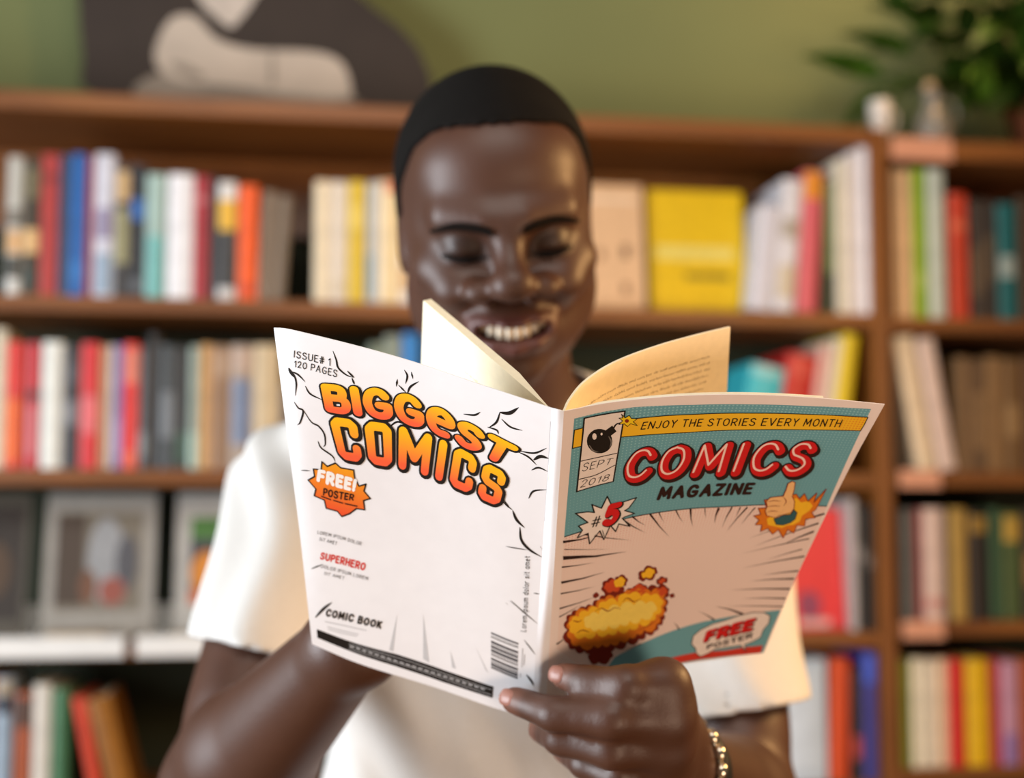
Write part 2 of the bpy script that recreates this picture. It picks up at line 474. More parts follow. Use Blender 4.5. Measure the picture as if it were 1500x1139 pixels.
# ---------------------------------------------------------------- display trays with face-out magazines, third shelf
white_m = mat('white_lacquer', 'dcdcda', rough=0.35, noise=0.03)
def tray(px0, px1, label):
    lx0, lx1 = on_front(px0, 900)[0], on_front(px1, 900)[0]
    e = empty('display_tray', bc(lx0, 0, Z_C + .0005), ALPHA); w = lx1 - lx0
    box_obj('base', (0, w, -.008, .19, 0, .004), white_m, e, .001)
    box_obj('front_lip', (0, w, -.012, -.008, -.024, .009), white_m, e, .001)
    box_obj('back_rest', (0, w, .16, .164, .004, .05), white_m, e, .001)
    tag(e, label, 'tray', 'white display trays on the third shelf')
tray(-60, 184, 'white display tray holding the magazine with a grey portrait cover')
tray(201, 420, 'white display tray holding the green and orange magazine')
def face_mag(px0, px1, yt, label, prints, border='918d86', y=.09, tilt=.2, zs=None, group='magazines shown face out on the third shelf', thick=.005):
    zs = Z_C + .005 if zs is None else zs
    lx0, lx1 = on_front(px0, 800, y)[0], on_front(px1, 800, y)[0]
    w = lx1 - lx0; h = (on_front((px0 + px1) / 2, yt, y + .04)[1] - zs) / math.cos(tilt)
    o = box_obj('magazine', (0, w, 0, .0008, 0, h), cloth(border), None, 0)
    box_obj('pages', (.001, w - .001, .0009, thick, .001, h - .001), paper_m, o, 0)
    for k, (pts, c) in enumerate(prints):
        mesh_obj('cover_print', [(u * w, -.0004 - .0002 * k, v * h) for u, v in pts], [tuple(range(len(pts)))], cloth(c), o)
    o.location = bc(lx0, y, zs + .0005); o.rotation_euler = (-tilt, 0, ALPHA)
    tag(o, label, 'magazine', group)
def oval(cx, cy, rx, ry, n=18):
    return [(cx + rx * math.cos(2 * math.pi * k / n), cy + ry * math.sin(2 * math.pi * k / n)) for k in range(n)]
rect = lambda a, b, c, d: [(a, c), (b, c), (b, d), (a, d)]
face_mag(-60, 38, 722, 'leftmost magazine, dark brown, standing in the white display tray',
  [(rect(.08, .92, .1, .9), '2a211a'), (oval(.5, .45, .25, .2), '4a3624')], border='4a443a')
face_mag(62, 226, 722, 'magazine with grey and brown portrait cover standing in white tray',
  [(rect(.1, .88, .16, .86), '6f675a'), (rect(.1, .36, .2, .84), '43352a'), (oval(.55, .52, .17, .30), '8e9093'), (oval(.74, .5, .1, .2), '4a4a50'),
   (oval(.62, .3, .12, .1), '8c4a3e'), (oval(.4, .33, .08, .12), '6a4632')])
face_mag(256, 420, 722, 'magazine with green and orange cover partly behind the sleeve',
  [(rect(.13, .95, .2, .82), '2b2c38'), (rect(.13, .95, .66, .82), '3c6a28'), (oval(.28, .42, .14, .16), 'c47a1c'), (rect(.13, .6, .2, .3), 'b3541f')], border='a3a19c')
def flat_book(px0, px1, y0, dpth, z, th, col, label):
    lx0, lx1 = on_front(px0, 900, y0)[0], on_front(px1, 900, y0)[0]
    w = lx1 - lx0
    o = empty('leaflet_stack', bc(lx0, y0, z), ALPHA)
    box_obj('pages', (.001, w - .001, .001, dpth, .001, th - .001), paper_m, o, 0)
    box_obj('cover', (0, w, 0, dpth, th - .001, th), cloth(col), o, 0)
    tag(o, label, 'leaflets', 'leaflets lying in the trays')
flat_book(66, 150, .0, .075, Z_C + .005, .008, 'a58a6c', 'tan leaflet pile lying before the grey portrait magazine')
flat_book(245, 330, .0, .075, Z_C + .005, .007, '9a9894', 'grey leaflet pile lying before the green magazine')
# red magazine and dark folders right of the person
face_mag(1160, 1238, 744, 'red face-out magazine with violet corner right of the sleeve',
  [(rect(.0, 1., .0, 1.), 'd8323a'), (oval(.32, .2, .22, .12), '8a3a5a'), (rect(.1, .7, .03, .09), 'cfa9a6')], border='c92f36', y=.035, tilt=.1, zs=Z_C, group='magazines shown face out on the third shelf')
row(Z_C, 'beside the red magazine', 'dark folders beside the red magazine', [
 ('grey-white tall', 1243, 1251, 727, 'b9b4b0'),
 ('black banded', 1252, 1263, 735, '201c1c', ((.55, .66, '77706c'),)),
 ('black', 1264, 1278, 738, '1b1716', ((.5, .6, '5a5450'),)),
])

# ---------------------------------------------------------------- on top of the bookcase
def flat_cut(name, pts, y, th, m, parent=None):
    """flat card cut to an outline given in bookcase x, z; thickness th"""
    bm = bmesh.new()
    vs = [bm.verts.new((x, y, z)) for x, z in pts]
    f = bm.faces.new(vs)
    r = bmesh.ops.extrude_face_region(bm, geom=[f])
    for v in r['geom']:
        if isinstance(v, bmesh.types.BMVert): v.co.y += th
    bmesh.ops.triangulate(bm, faces=[q for q in bm.faces if len(q.verts) > 4])
    return bm_obj(name, bm, m, parent)
def smooth_closed(pts, n=5):
    out = []; N = len(pts)
    for i in range(N):
        p0, p1, p2, p3 = [np.array(pts[(i + k - 1) % N], float) for k in range(4)]
        for j in range(n):
            t = j / n
            out.append(tuple(.5 * ((2 * p1) + (-p0 + p2) * t + (2 * p0 - 5 * p1 + 4 * p2 - p3) * t * t + (-p0 + 3 * p1 - 3 * p2 + p3) * t ** 3)))
    return out
PY = DEPTH - 0.07
def pl(pts): return [on_front(x, y, PY) for x, y in pts]
poster = empty('poster', bc(0, 0, 0), ALPHA)
tag(poster, 'black and white cut-out poster of crossed arms standing on the bookcase', 'poster')
jk = mat('poster_charcoal', '362d28', rough=0.7, noise=0.12, scale=9)
zb = Z_TOP + .0005
out = pl([(100, -160), (115, 0), (117, 40), (122, 85), (118, 122), (140, 136)]) + [(on_front(165, 200, PY)[0], zb), (on_front(640, 200, PY)[0], zb)] + \
      pl([(630, 110), (612, 70), (585, 40), (548, 12), (515, -15), (470, -60), (430, -160)])
flat_cut('jacket', out, PY, .004, jk, poster)
sk = mat('poster_light_grey', 'bdb1a4', rough=0.7, noise=0.08, scale=12)
flat_cut('sleeve', smooth_closed(pl([(228, 70), (250, 28), (285, 24), (320, 58), (372, 72), (460, 76), (500, 92), (514, 128), (505, 142), (420, 138), (330, 126), (262, 118), (232, 100)])), PY - .0012, .001, sk, poster)
sk2 = mat('poster_mid_grey', '8d8378', rough=0.7, noise=0.15, scale=12)
flat_cut('cuff', smooth_closed(pl([(196, 138), (232, 108), (300, 124), (420, 138), (505, 140), (520, 150), (420, 153), (300, 152)])), PY - .0010, .0008, sk2, poster)
flat_cut('shirt_collar', smooth_closed(pl([(270, -60), (292, 0), (315, 24), (337, 40), (352, 28), (372, 0), (400, -60)])), PY - .0012, .001, mat('poster_pale', 'c2b8ae', rough=.7), poster)
flat_cut('fold_shadow', smooth_closed(pl([(250, 92), (275, 96), (300, 112), (288, 116), (262, 106)])), PY - .0016, .0003, sk2, poster)
flat_cut('fold_shadow', smooth_closed(pl([(396, 80), (401, 80), (402, 122), (396, 122)])), PY - .0016, .0003, sk2, poster)
flat_cut('stand', [(on_front(200, 0, PY)[0], zb), (on_front(260, 0, PY)[0], zb), (on_front(250, 0, PY)[0], zb + .14), (on_front(210, 0, PY)[0], zb + .14)], PY + .004, .03, jk, poster)

# small white cup and a glass pitcher at the join of the two bays
cxp, czp = on_front(1290, 190, .05)[0], Z_TOP
cup = empty('cup', bc(on_front(1289, 180, .06)[0], .06, max(Z_TOP, Z_RTOP) + .0005), ALPHA)
cup.scale = (1, 1, 1.25)
tag(cup, 'small white ceramic cup standing on top of the bookcase upright', 'cup')
lathe('body', [(.004, 0), (.013, .0), (.015, .004), (.0195, .03), (.0215, .056), (.0205, .0565), (.0185, .03), (.013, .006), (.002, .005)], mat('white_glaze', 'ded9d2', rough=.2, noise=.02), cup)
bm = bmesh.new()
ring = []
for i in range(13):
    a = -math.pi / 2 + math.pi * i / 12
    c = Vector((.0195 + .014 * math.cos(a), 0, .03 + .016 * math.sin(a)))
    rr = []
    for k in range(8):
        b = 2 * math.pi * k / 8
        rr.append(bm.verts.new(c + Vector((.0026 * math.cos(b) * math.cos(a), .0026 * math.sin(b), .0026 * math.cos(b) * math.sin(a)))))
    ring.append(rr)
for i in range(12):
    for k in range(8): bm.faces.new((ring[i][k], ring[i][(k + 1) % 8], ring[i + 1][(k + 1) % 8], ring[i + 1][k]))
bm_obj('handle', bm, MATS['white_glaze'], cup, True)

glass_m = mat('smoked_glass', 'cfc8bb', rough=.18, noise=.03, transmission=.72)
pit = empty('pitcher', bc(on_front(1366, 180, .05)[0], .05, Z_RTOP + .0005), ALPHA)
tag(pit, 'pale glass pitcher on the right bay top before the plant', 'pitcher')
lathe('body', [(.004, 0), (.028, 0), (.032, .006), (.034, .03), (.031, .05), (.022, .068), (.015, .08), (.0165, .094), (.019, .104), (.0175, .104), (.0145, .094), (.0130, .08), (.020, .067), (.029, .05), (.032, .03), (.030, .009), (.003, .005)], glass_m, pit)
bm = bmesh.new(); ring = []
for i in range(13):
    a = -math.pi / 2 + math.pi * i / 12
    c = Vector((.026 + .024 * math.cos(a), 0, .064 + .03 * math.sin(a))); rr = []
    for k in range(8):
        b = 2 * math.pi * k / 8
        rr.append(bm.verts.new(c + Vector((.0035 * math.cos(b) * math.cos(a), .0035 * math.sin(b), .0035 * math.cos(b) * math.sin(a)))))
    ring.append(rr)
for i in range(12):
    for k in range(8): bm.faces.new((ring[i][k], ring[i][(k + 1) % 8], ring[i + 1][(k + 1) % 8], ring[i + 1][k]))
bm_obj('handle', bm, glass_m, pit, True)
bm = bmesh.new(); bmesh.ops.create_uvsphere(bm, u_segments=16, v_segments=10, radius=.014)
for v in bm.verts: v.co = Vector((v.co.x - .004, v.co.y, v.co.z * 1.15 + .112))
bm_obj('stopper', bm, mat('cork', 'b59a78', rough=.7), pit, True)

# potted plant at the right end, leaves hanging over the board
random.seed(7)
plx = on_front(1530, 100, .17)[0]
plant = empty('potted_plant', bc(plx, .17, Z_RTOP + .0005), ALPHA)
tag(plant, 'bushy dark green plant on top of the right bookcase bay', 'plant')
lathe('pot', [(.004, 0), (.055, 0), (.06, .004), (.075, .11), (.08, .112), (.08, .125), (.07, .125), (.066, .10), (.003, .098)], mat('terracotta', '8a5236', rough=.8), plant)
lathe('soil', [(.002, .097), (.066, .102), (.064, .108), (.002, .11)], mat('soil', '2a2018', rough=.95), plant)
leaf_ms = [mat('leaf_%d' % i, c, rough=.45, noise=.2, scale=25) for i, c in enumerate(('2f4a12', '3a5a14', '243c10', '4a6a1a'))]
def leaf_mesh(L, W, m):
    vs, fs = [], []
    for i in range(7):
        t = i / 6
        w = W * math.sin(math.pi * min(1, t ** .75 * .98 + .02)) * (1 - .15 * t)
        z = -.35 * L * t * t
        vs += [(L * t, -w, z + .12 * w), (L * t, 0, z - .05 * w), (L * t, w, z + .12 * w)]
    for i in range(6):
        a = 3 * i
        fs += [(a, a + 3, a + 4, a + 1), (a + 1, a + 4, a + 5, a + 2)]
    me = bpy.data.meshes.new('leaf'); me.from_pydata(vs, [], fs); me.materials.append(m)
    me.polygons.foreach_set('use_smooth', [True] * len(fs)); me.update()
    return me
leaf_src = [leaf_mesh(.10 + .015 * k, .02 + .004 * (k % 3), leaf_ms[k % 4]) for k in range(6)]
stems = bmesh.new()
for i in range(230):
    az = random.uniform(0, 2 * math.pi); el = random.uniform(-.1, 1.3); R = random.uniform(.08, .30) if i % 3 else random.uniform(.2, .36)
    p = Vector((R * math.cos(az) * math.cos(el) * (1.25 if math.cos(az) < 0 else 1), .30 * R * math.sin(az) * math.cos(el) - .03, .13 + R * math.sin(el) * 1.05))
    p.z = max(.09, p.z)
    p.y = max(-.07, min(.03, p.y))
    lf = bpy.data.objects.new('leaf', leaf_src[i % 6]); COL.objects.link(lf); lf.parent = plant
    lf.location = p
    lf.rotation_euler = (random.uniform(-.6, .6), random.uniform(-.7, .5), (az if math.sin(az) < .2 else -az) + random.uniform(-.4, .2))
    # stem from the soil
    base = Vector((random.uniform(-.03, .03), random.uniform(-.03, .03), .105))
    mid = base.lerp(p, .5) + Vector((0, 0, .04))
    pts = [base, mid, p]
    for a, b in zip(pts[:-1], pts[1:]):
        d = (b - a).normalized(); s = d.orthogonal().normalized() * .0013; t = d.cross(s)
        q = [stems.verts.new(c + k) for c in (a, b) for k in (s, t, -s - t)]
        for k in range(3): stems.faces.new((q[k], q[(k + 1) % 3], q[3 + (k + 1) % 3], q[3 + k]))
st = bm_obj('stem', stems, mat('stem_green', '3c4a1c', rough=.6), plant); st['kind'] = 'stuff'

# ================================================================ the comic book
#<geo>
def catmull(pts, n=24):
    pts = [np.asarray(p, float) for p in pts]
    if len(pts) == 2: return np.array([pts[0] + (pts[1] - pts[0]) * t for t in np.linspace(0, 1, n + 1)])
    q = [2 * pts[0] - pts[1]] + pts + [2 * pts[-1] - pts[-2]]
    out = []
    for i in range(1, len(q) - 2):
        p0, p1, p2, p3 = q[i - 1:i + 3]
        for j in range(n):
            t = j / n
            out.append(.5 * ((2 * p1) + (-p0 + p2) * t + (2 * p0 - 5 * p1 + 4 * p2 - p3) * t * t + (-p0 + 3 * p1 - 3 * p2 + p3) * t ** 3))
    out.append(pts[-1])
    return np.array(out)
class Curve3:
    def __init__(self, pts):
        self.p = catmull(pts); d = np.linalg.norm(np.diff(self.p, axis=0), axis=1)
        self.len = d.sum(); self.s = np.concatenate([[0], np.cumsum(d)]) / self.len
    def __call__(self, t):
        return np.stack([np.interp(t, self.s, self.p[:, k]) for k in range(3)], -1)
class Sheet:
    """curved sheet of paper from its four edges; u runs from the spine outwards, v from foot to head"""
    def __init__(self, foot, head, inner, outer, out_sign):
        self.c0, self.c1, self.d0, self.d1 = [Curve3([P(*q) for q in e]) for e in (foot, head, inner, outer)]
        self.sg = out_sign
    def at(self, u, v):
        u = np.asarray(u, float); v = np.asarray(v, float); U = u[..., None]; V = v[..., None]
        a, b, c, d = self.c0(0.), self.c0(1.), self.c1(0.), self.c1(1.)
        return (1 - V) * self.c0(u) + V * self.c1(u) + (1 - U) * self.d0(v) + U * self.d1(v) \
            - ((1 - U) * (1 - V) * a + U * (1 - V) * b + (1 - U) * V * c + U * V * d)
    def normal(self, u, v):
        e = .01
        n = np.cross(self.at(np.clip(u + e, 0, 1), v) - self.at(np.clip(u - e, 0, 1), v), self.at(u, np.clip(v + e, 0, 1)) - self.at(u, np.clip(v - e, 0, 1)))
        return self.sg * n / np.linalg.norm(n, axis=-1, keepdims=True)
    def off(self, u, v, h):
        return self.at(u, v) + self.normal(u, v) * h
W_MM, H_MM = 155.0, 208.0
ST, SB = (808, 597.5, .7210), (779, 1049, .8460)        # hinge of the back cover on the spine
RT, RB = (826, 602, .7200), (799, 1047, .8450)          # hinge of the front cover on the spine
BACK = Sheet([SB, (729, 1038, .846), (636, 1006, .845), (530, 973, .843), (457, 943, .840)],
             [ST, (713, 566, .7275), (619, 534, .733), (537, 510, .737), (428, 483, .742), (401, 480, .747)],
             [SB, (794, 819, .789), (806, 640, .735), ST],
             [(457, 943, .840), (439, 780, .808), (421, 641, .776), (411, 560, .76), (401, 480, .747)], -1)
FRONT = Sheet([RB, (875, 1013, .857), (963, 980, .873), (1050, 965, .888), (1119, 956, .900)],
              [RT, (900, 588.5, .728), (1000, 579.5, .733), (1100, 578, .740), (1200, 583, .749), (1296, 592, .760)],
              [RB, (804, 960, .826), (816, 760, .768), RT],
              [(1119, 956, .900), (1171, 835, .857), (1241, 692, .802), (1296, 592, .760)], 1)
#</geo>

# ---------------------------------------------------------------- what is printed on the two covers, in millimetres of paper
PRINT = [
 {'t':'ink','name':'ink_cloud_print','k':'B','lines':[[(121.2,201.4),(119.8,196.6),(119.1,192.3),(114.9,189.3),(111.0,188.8)],[(147.6,185.2),(145.1,181.2),(144.5,176.6),(146.0,169.1)],[(146.1,183.4),(142.7,182.4),(139.0,179.1)],[(139.3,176.7),(136.9,172.6),(130.1,170.7)],[(147.1,165.2),(145.0,162.0),(142.2,160.9),(144.8,153.4),(146.9,151.0)],[(142.1,161.5),(138.1,155.2),(134.1,153.8),(131.0,149.7),(131.0,143.4),(132.4,141.1)],[(135.3,144.0),(133.7,140.1),(127.4,136.7),(126.0,133.2)],[(86.8,190.2),(85.9,194.8)],[(81.7,201.4),(80.2,198.3),(81.5,193.2)],[(77.8,201.4),(77.1,197.5)],[(80.7,187.6),(78.8,192.3),(73.8,197.1)],[(85.6,191.4),(81.2,188.0)],[(48.8,186.2),(42.6,187.8),(39.2,190.8)],[(28.2,194.7),(30.1,187.9),(34.6,182.7)],[(27.3,190.7),(22.2,187.6),(15.4,187.7)],[(16.6,174.3),(8.1,175.9),(1.6,181.3)],[(17.2,173.5),(11.4,172.2),(6.6,168.5)],[(9.3,164.3),(5.4,167.2),(0.2,166.4)],[(10.1,145.2),(7.5,150.9),(0.1,154.2)],[(26.0,139.8),(22.9,136.8),(19.2,134.7)],[(114.1,191.8),(112.0,190.0),(110.4,188.9)],[(111.8,188.4),(111.1,186.2),(110.7,184.9)],[(66.9,175.1),(66.4,169.1),(66.9,165.2)],[(94.0,162.0),(87.9,168.6),(83.2,168.8),(80.4,168.4)],[(101.6,169.7),(98.1,170.0),(93.4,172.5)],[(35.1,183.1),(30.0,183.0),(28.8,180.9)],[(83.3,166.3),(79.8,168.6)]],'w':1.15,'col':'ink','layer':2},
 {'t':'ink','name':'ink_cloud_print','k':'B','lines':[[(28.5,194.3),(22.9,195.9),(17.8,201.3)],[(8.5,171.2),(4.7,174.8),(0.1,175.0)],[(148.0,185.3),(146.7,182.6),(144.2,179.7)]],'w':2.1,'col':'ink','layer':2},
 {'t':'ink','name':'ink_cloud_print','k':'B','lines':[[(19.1,134.5),(16.5,129.0),(11.5,125.1)],[(14.4,124.8),(13.0,116.4),(7.7,111.4),(0.2,108.5)]],'w':1.9,'col':'ink','layer':2},
 {'t':'ink','name':'ink_cloud_print','k':'B','lines':[[(25.6,141.2),(22.6,137.5),(20.3,135.0)],[(1.6,115.4),(0.0,113.1)],[(22.3,109.7),(9.1,111.0)],[(17.9,75.5),(9.2,69.8),(0.0,64.2)],[(8.2,51.7),(0.0,43.2)],[(3.9,83.7),(0.0,84.1)],[(148.2,121.3),(142.1,122.8)],[(149.4,54.3),(141.1,60.3)],[(20.8,73.1),(19.3,72.0)]],'w':0.8,'col':'inkgrey','layer':2},
 {'t':'ink','name':'ink_cloud_print','k':'B','lines':[[(150.3,20.7),(143.4,29.5),(136.9,36.4)],[(5.4,28.6),(2.0,25.1),(0.0,21.7)]],'w':1.6,'col':'ink','layer':2},
 {'t':'ink','name':'fold_line','k':'B','lines':[[(0.4,201.0),(0.0,167.5),(0.0,132.7)]],'w':0.25,'col':'fold','layer':1,'taper':0},
 {'t':'text','name':'small_lettering','k':'B','text':'ISSUE# 1','bot':[(144.2,192.1),(133.6,192.3),(123.5,192.2)],'top':[(143.4,196.3),(132.9,196.6),(122.9,196.8)],'style':'caption','sp':0.28},
 {'t':'text','name':'small_lettering','k':'B','text':'120 PAGES','bot':[(144.6,186.5),(132.5,186.8),(120.5,186.4)],'top':[(143.9,190.5),(131.7,191.0),(119.6,190.9)],'style':'caption','sp':0.28},
 {'t':'text','name':'title_lettering','k':'B','text':'BIGGesT','bot':[(128.8,164.1),(75.7,168.8),(24.3,161.8)],'top':[(130.5,180.7),(76.2,187.6),(16.4,176.6)],'style':'biggest','sp':0.36},
 {'t':'text','name':'title_lettering','k':'B','text':'COMICS','bot':[(122.9,136.3),(74.6,139.8),(27.3,134.5)],'top':[(127.3,161.8),(71.5,167.4),(23.0,157.9)],'style':'octo','sp':0.5},
 {'t':'poly','name':'free_burst','k':'B','polys':[[(134.2,131.1),(131.2,128.9),(126.0,132.6),(123.0,130.4),(115.1,131.1),(115.0,126.5),(112.7,121.3),(108.3,123.8),(109.8,118.8),(106.2,114.9),(110.5,112.4),(110.2,106.4),(115.4,105.7),(120.1,100.9),(125.1,97.6),(127.7,100.3),(134.7,100.1),(135.4,105.3),(141.6,106.2),(140.0,111.2),(144.3,115.9),(139.9,119.7),(140.1,124.5),(135.2,125.6)]],'col':'burst','layer':2,'outline':('ink',0.9)},
 {'t':'text','name':'burst_lettering','k':'B','text':'FREE!','bot':[(139.2,116.7),(126.6,116.5),(115.4,116.6)],'top':[(137.1,125.8),(125.2,126.0),(113.2,125.6)],'style':'free','sp':0.34,'layer':5},
 {'t':'text','name':'burst_lettering','k':'B','text':'POSTER','bot':[(136.0,108.3),(126.6,108.8),(116.8,110.6)],'top':[(135.0,113.7),(125.6,114.4),(115.8,115.1)],'style':'darkbold','sp':0.34,'layer':5},
 {'t':'ink','name':'burst_lettering','k':'B','lines':[[(137.1,107.4),(130.9,107.0)],[(129.6,107.1),(123.4,107.0)],[(122.5,107.1),(114.7,107.5)]],'w':0.9,'col':'inkbrown','layer':5,'taper':0},
 {'t':'text','name':'small_lettering','k':'B','text':'LOREM IPSUM DOLOR','bot':[(142.5,80.4),(128.0,81.8),(114.1,81.6)],'top':[(141.8,82.9),(127.4,84.2),(113.5,84.2)],'style':'tiny','sp':0.3},
 {'t':'text','name':'small_lettering','k':'B','text':'SIT AMET','bot':[(141.8,76.1),(135.8,76.6),(130.2,76.9)],'top':[(141.1,78.5),(135.1,79.1),(129.5,79.4)],'style':'tiny','sp':0.3},
 {'t':'text','name':'small_lettering','k':'B','text':'SUPERHERO','bot':[(142.5,63.3),(127.4,64.8),(112.7,65.4)],'top':[(141.4,68.6),(126.4,70.4),(111.7,70.9)],'style':'redcap','sp':0.34},
 {'t':'text','name':'small_lettering','k':'B','text':'DOLOR IPSUM LOREM','bot':[(142.5,57.7),(126.8,59.0),(111.2,59.6)],'top':[(141.7,60.3),(126.1,61.6),(110.5,62.1)],'style':'tiny','sp':0.3},
 {'t':'text','name':'small_lettering','k':'B','text':'SIT AMET','bot':[(140.9,53.6),(134.1,54.4),(127.1,55.0)],'top':[(140.2,55.8),(133.4,56.7),(126.5,57.3)],'style':'tiny','sp':0.3},
 {'t':'text','name':'small_lettering','k':'B','text':'COMIC BOOK','bot':[(142.7,24.7),(123.2,27.7),(103.9,29.3)],'top':[(141.2,30.7),(122.0,33.7),(102.8,34.9)],'style':'comicbook','sp':0.38},
 {'t':'ink','name':'small_lettering','k':'B','lines':[[(143.4,20.7),(128.9,23.4),(114.2,25.2)],[(142.0,17.6),(132.6,18.9),(119.9,20.7)],[(141.7,16.1),(132.7,17.2),(120.9,19.1)]],'w':0.45,'col':'greyline','layer':2,'taper':0},
 {'t':'poly','name':'foot_bar','k':'B','polys':[[(150.1,12.7),(128.0,13.5),(93.9,15.1),(60.9,14.3),(26.9,14.7),(27.3,6.7),(61.7,5.7),(95.1,6.5),(128.9,6.7),(150.4,6.5)]],'col':'ink','layer':2},
 {'t':'ink','name':'foot_bar_line','k':'B','lines':[[(127.3,11.8),(94.0,12.9),(61.7,12.0),(28.1,12.3)],[(127.6,8.4),(95.0,9.0),(62.0,8.3),(28.3,8.5)]],'w':0.42,'col':'greyline','layer':3,'taper':0},
 {'t':'ink','name':'foot_bar_line','k':'B','lines':[[(126.9,10.3),(123.8,10.4)],[(122.5,10.5),(119.5,10.6)],[(118.1,10.6),(115.1,10.6)],[(113.8,10.7),(110.8,10.6)],[(109.5,10.7),(106.5,10.6)],[(105.2,10.6),(102.2,10.5)],[(100.9,10.5),(97.9,10.4)],[(96.6,10.4),(93.6,10.3)],[(92.3,10.3),(89.3,10.2)],[(88.0,10.2),(85.0,10.1)],[(83.7,10.1),(80.7,10.0)],[(79.4,10.1),(76.4,10.0)],[(75.1,10.0),(72.1,9.9)],[(70.7,10.0),(67.7,9.9)],[(66.4,10.0),(63.4,10.0)],[(62.0,10.1),(59.0,10.1)],[(57.7,10.2),(54.6,10.2)],[(53.3,10.3),(50.3,10.3)],[(48.9,10.4),(45.9,10.5)],[(44.5,10.6),(41.5,10.6)],[(40.2,10.7),(37.1,10.8)],[(35.8,10.8),(32.8,10.9)]],'w':0.8,'col':'palegrey','layer':3,'taper':0},
 {'t':'poly','name':'speed_line_print','k':'B','polys':[[(99.1,16.4),(96.2,16.4),(92.5,43.0)]],'col':'palespike','layer':1},
 {'t':'poly','name':'speed_line_print','k':'B','polys':[[(75.8,17.3),(71.6,16.1),(75.2,48.1)]],'col':'palespike','layer':1},
 {'t':'poly','name':'speed_line_print','k':'B','polys':[[(55.8,18.0),(53.0,18.0),(57.0,29.1)]],'col':'palespike','layer':1},
 {'t':'poly','name':'speed_line_print','k':'B','polys':[[(32.7,24.4),(30.5,22.7),(40.1,37.9)]],'col':'palespike','layer':1},
 {'t':'poly','name':'speed_line_print','k':'B','polys':[[(16.3,74.4),(14.7,72.4),(19.4,75.1)]],'col':'palespike','layer':1},
 {'t':'poly','name':'barcode','k':'B','polys':[[(29.8,51.0),(11.6,48.8),(11.6,47.6),(29.7,49.8)],[(29.7,48.8),(11.6,46.6),(11.6,46.1),(29.7,48.4)],[(29.7,47.9),(11.6,45.7),(11.5,45.2),(29.6,47.4)],[(29.6,45.5),(11.5,43.2),(11.5,41.6),(29.5,43.8)],[(29.5,43.1),(11.4,40.8),(11.4,40.3),(29.5,42.6)],[(29.5,42.2),(11.4,39.9),(11.4,38.4),(29.4,40.7)],[(29.4,40.0),(11.4,37.7),(11.3,35.7),(29.3,38.1)],[(29.3,37.4),(11.3,35.0),(11.3,34.5),(29.3,36.9)],[(29.3,36.4),(11.3,34.0),(11.2,33.3),(29.3,35.7)],[(29.2,34.2),(11.2,31.8),(11.2,30.1),(29.1,32.6)],[(29.1,31.8),(11.1,29.4),(11.1,28.6),(29.1,31.1)],[(29.1,30.6),(11.1,28.1),(11.1,26.1),(29.0,28.7)],[(29.0,28.2),(11.0,25.7),(11.0,24.4),(29.0,27.0)]],'col':'bar','layer':2},
 {'t':'ink','name':'barcode','k':'B','lines':[[(8.7,45.9),(8.6,32.9)],[(9.3,28.6),(9.2,26.1)],[(7.2,42.1),(7.3,34.8)]],'w':0.5,'col':'greyline','layer':2,'taper':0},
 {'t':'text','name':'spine_lettering','k':'B','text':'Lorem ipsum dolor sit amet','bot':[(7.1,57.2),(7.0,82.2),(7.3,107.3)],'top':[(10.8,57.0),(10.6,81.8),(10.9,106.7)],'style':'lower','sp':0.22},
 {'t':'poly','name':'teal_panel','k':'F','polys':[[(5.3,202.0),(17.0,202.6),(33.6,203.1),(61.3,201.5),(89.7,201.3),(118.9,201.9),(149.4,203.6),(151.4,161.5),(152.9,124.6),(133.6,125.4),(115.6,125.4),(92.9,124.5),(68.9,125.1),(53.1,125.4),(42.8,125.4),(28.8,124.3),(17.2,123.4),(4.6,123.1)]],'col':'teal','layer':1},
 {'t':'poly','name':'burst_ground','k':'F','polys':[[(4.6,123.1),(17.2,123.4),(28.8,124.3),(42.8,125.4),(53.1,125.4),(68.9,125.1),(92.9,124.5),(115.6,125.4),(133.6,125.4),(152.9,124.6),(154.0,82.6),(154.8,44.5),(154.2,37.0),(139.6,36.6),(126.9,35.8),(102.3,32.8),(84.2,29.2),(62.7,24.4),(42.3,20.5),(23.0,22.2),(5.1,43.2),(4.8,84.7)]],'col':'raysground','layer':1},
 {'t':'poly','name':'foot_panel','k':'F','polys':[[(154.0,37.4),(153.6,21.6),(154.1,0.4),(135.9,0.9),(112.0,1.4),(88.8,0.7),(68.0,4.7),(41.3,15.9),(45.4,21.1),(62.7,24.4),(84.2,28.9),(102.3,32.8),(126.9,35.8)]],'col':'teal','layer':2},
 {'t':'poly','name':'foot_stripe','k':'F','polys':[[(65.7,7.6),(84.1,7.0),(102.0,8.1),(110.3,8.0),(124.0,6.7),(140.6,7.5),(151.8,7.3),(152.4,0.5),(132.3,1.4),(110.1,2.2),(88.7,1.5),(69.7,4.4)]],'col':'stripe','layer':3},
 {'t':'ink','name':'panel_outline','k':'F','lines':[[(4.6,123.1),(17.2,123.4),(28.8,124.3),(42.8,125.4),(53.1,125.4),(68.9,125.1),(92.9,124.5),(115.6,125.4),(133.6,125.4),(152.9,124.6)]],'w':0.6,'col':'ink','layer':4,'taper':0},
 {'t':'poly','name':'yellow_banner','k':'F','polys':[[(28.2,195.3),(35.0,195.3),(48.9,195.3),(62.5,194.9),(91.2,195.0),(120.7,195.9),(150.0,197.2),(150.2,191.1),(150.0,186.2),(124.3,184.2),(94.1,182.7),(61.2,182.0),(29.5,183.8)],[(5.8,194.6),(10.4,194.8),(10.3,182.7),(5.5,182.7)]],'col':'banner','layer':3,'outline':('ink',0.55)},
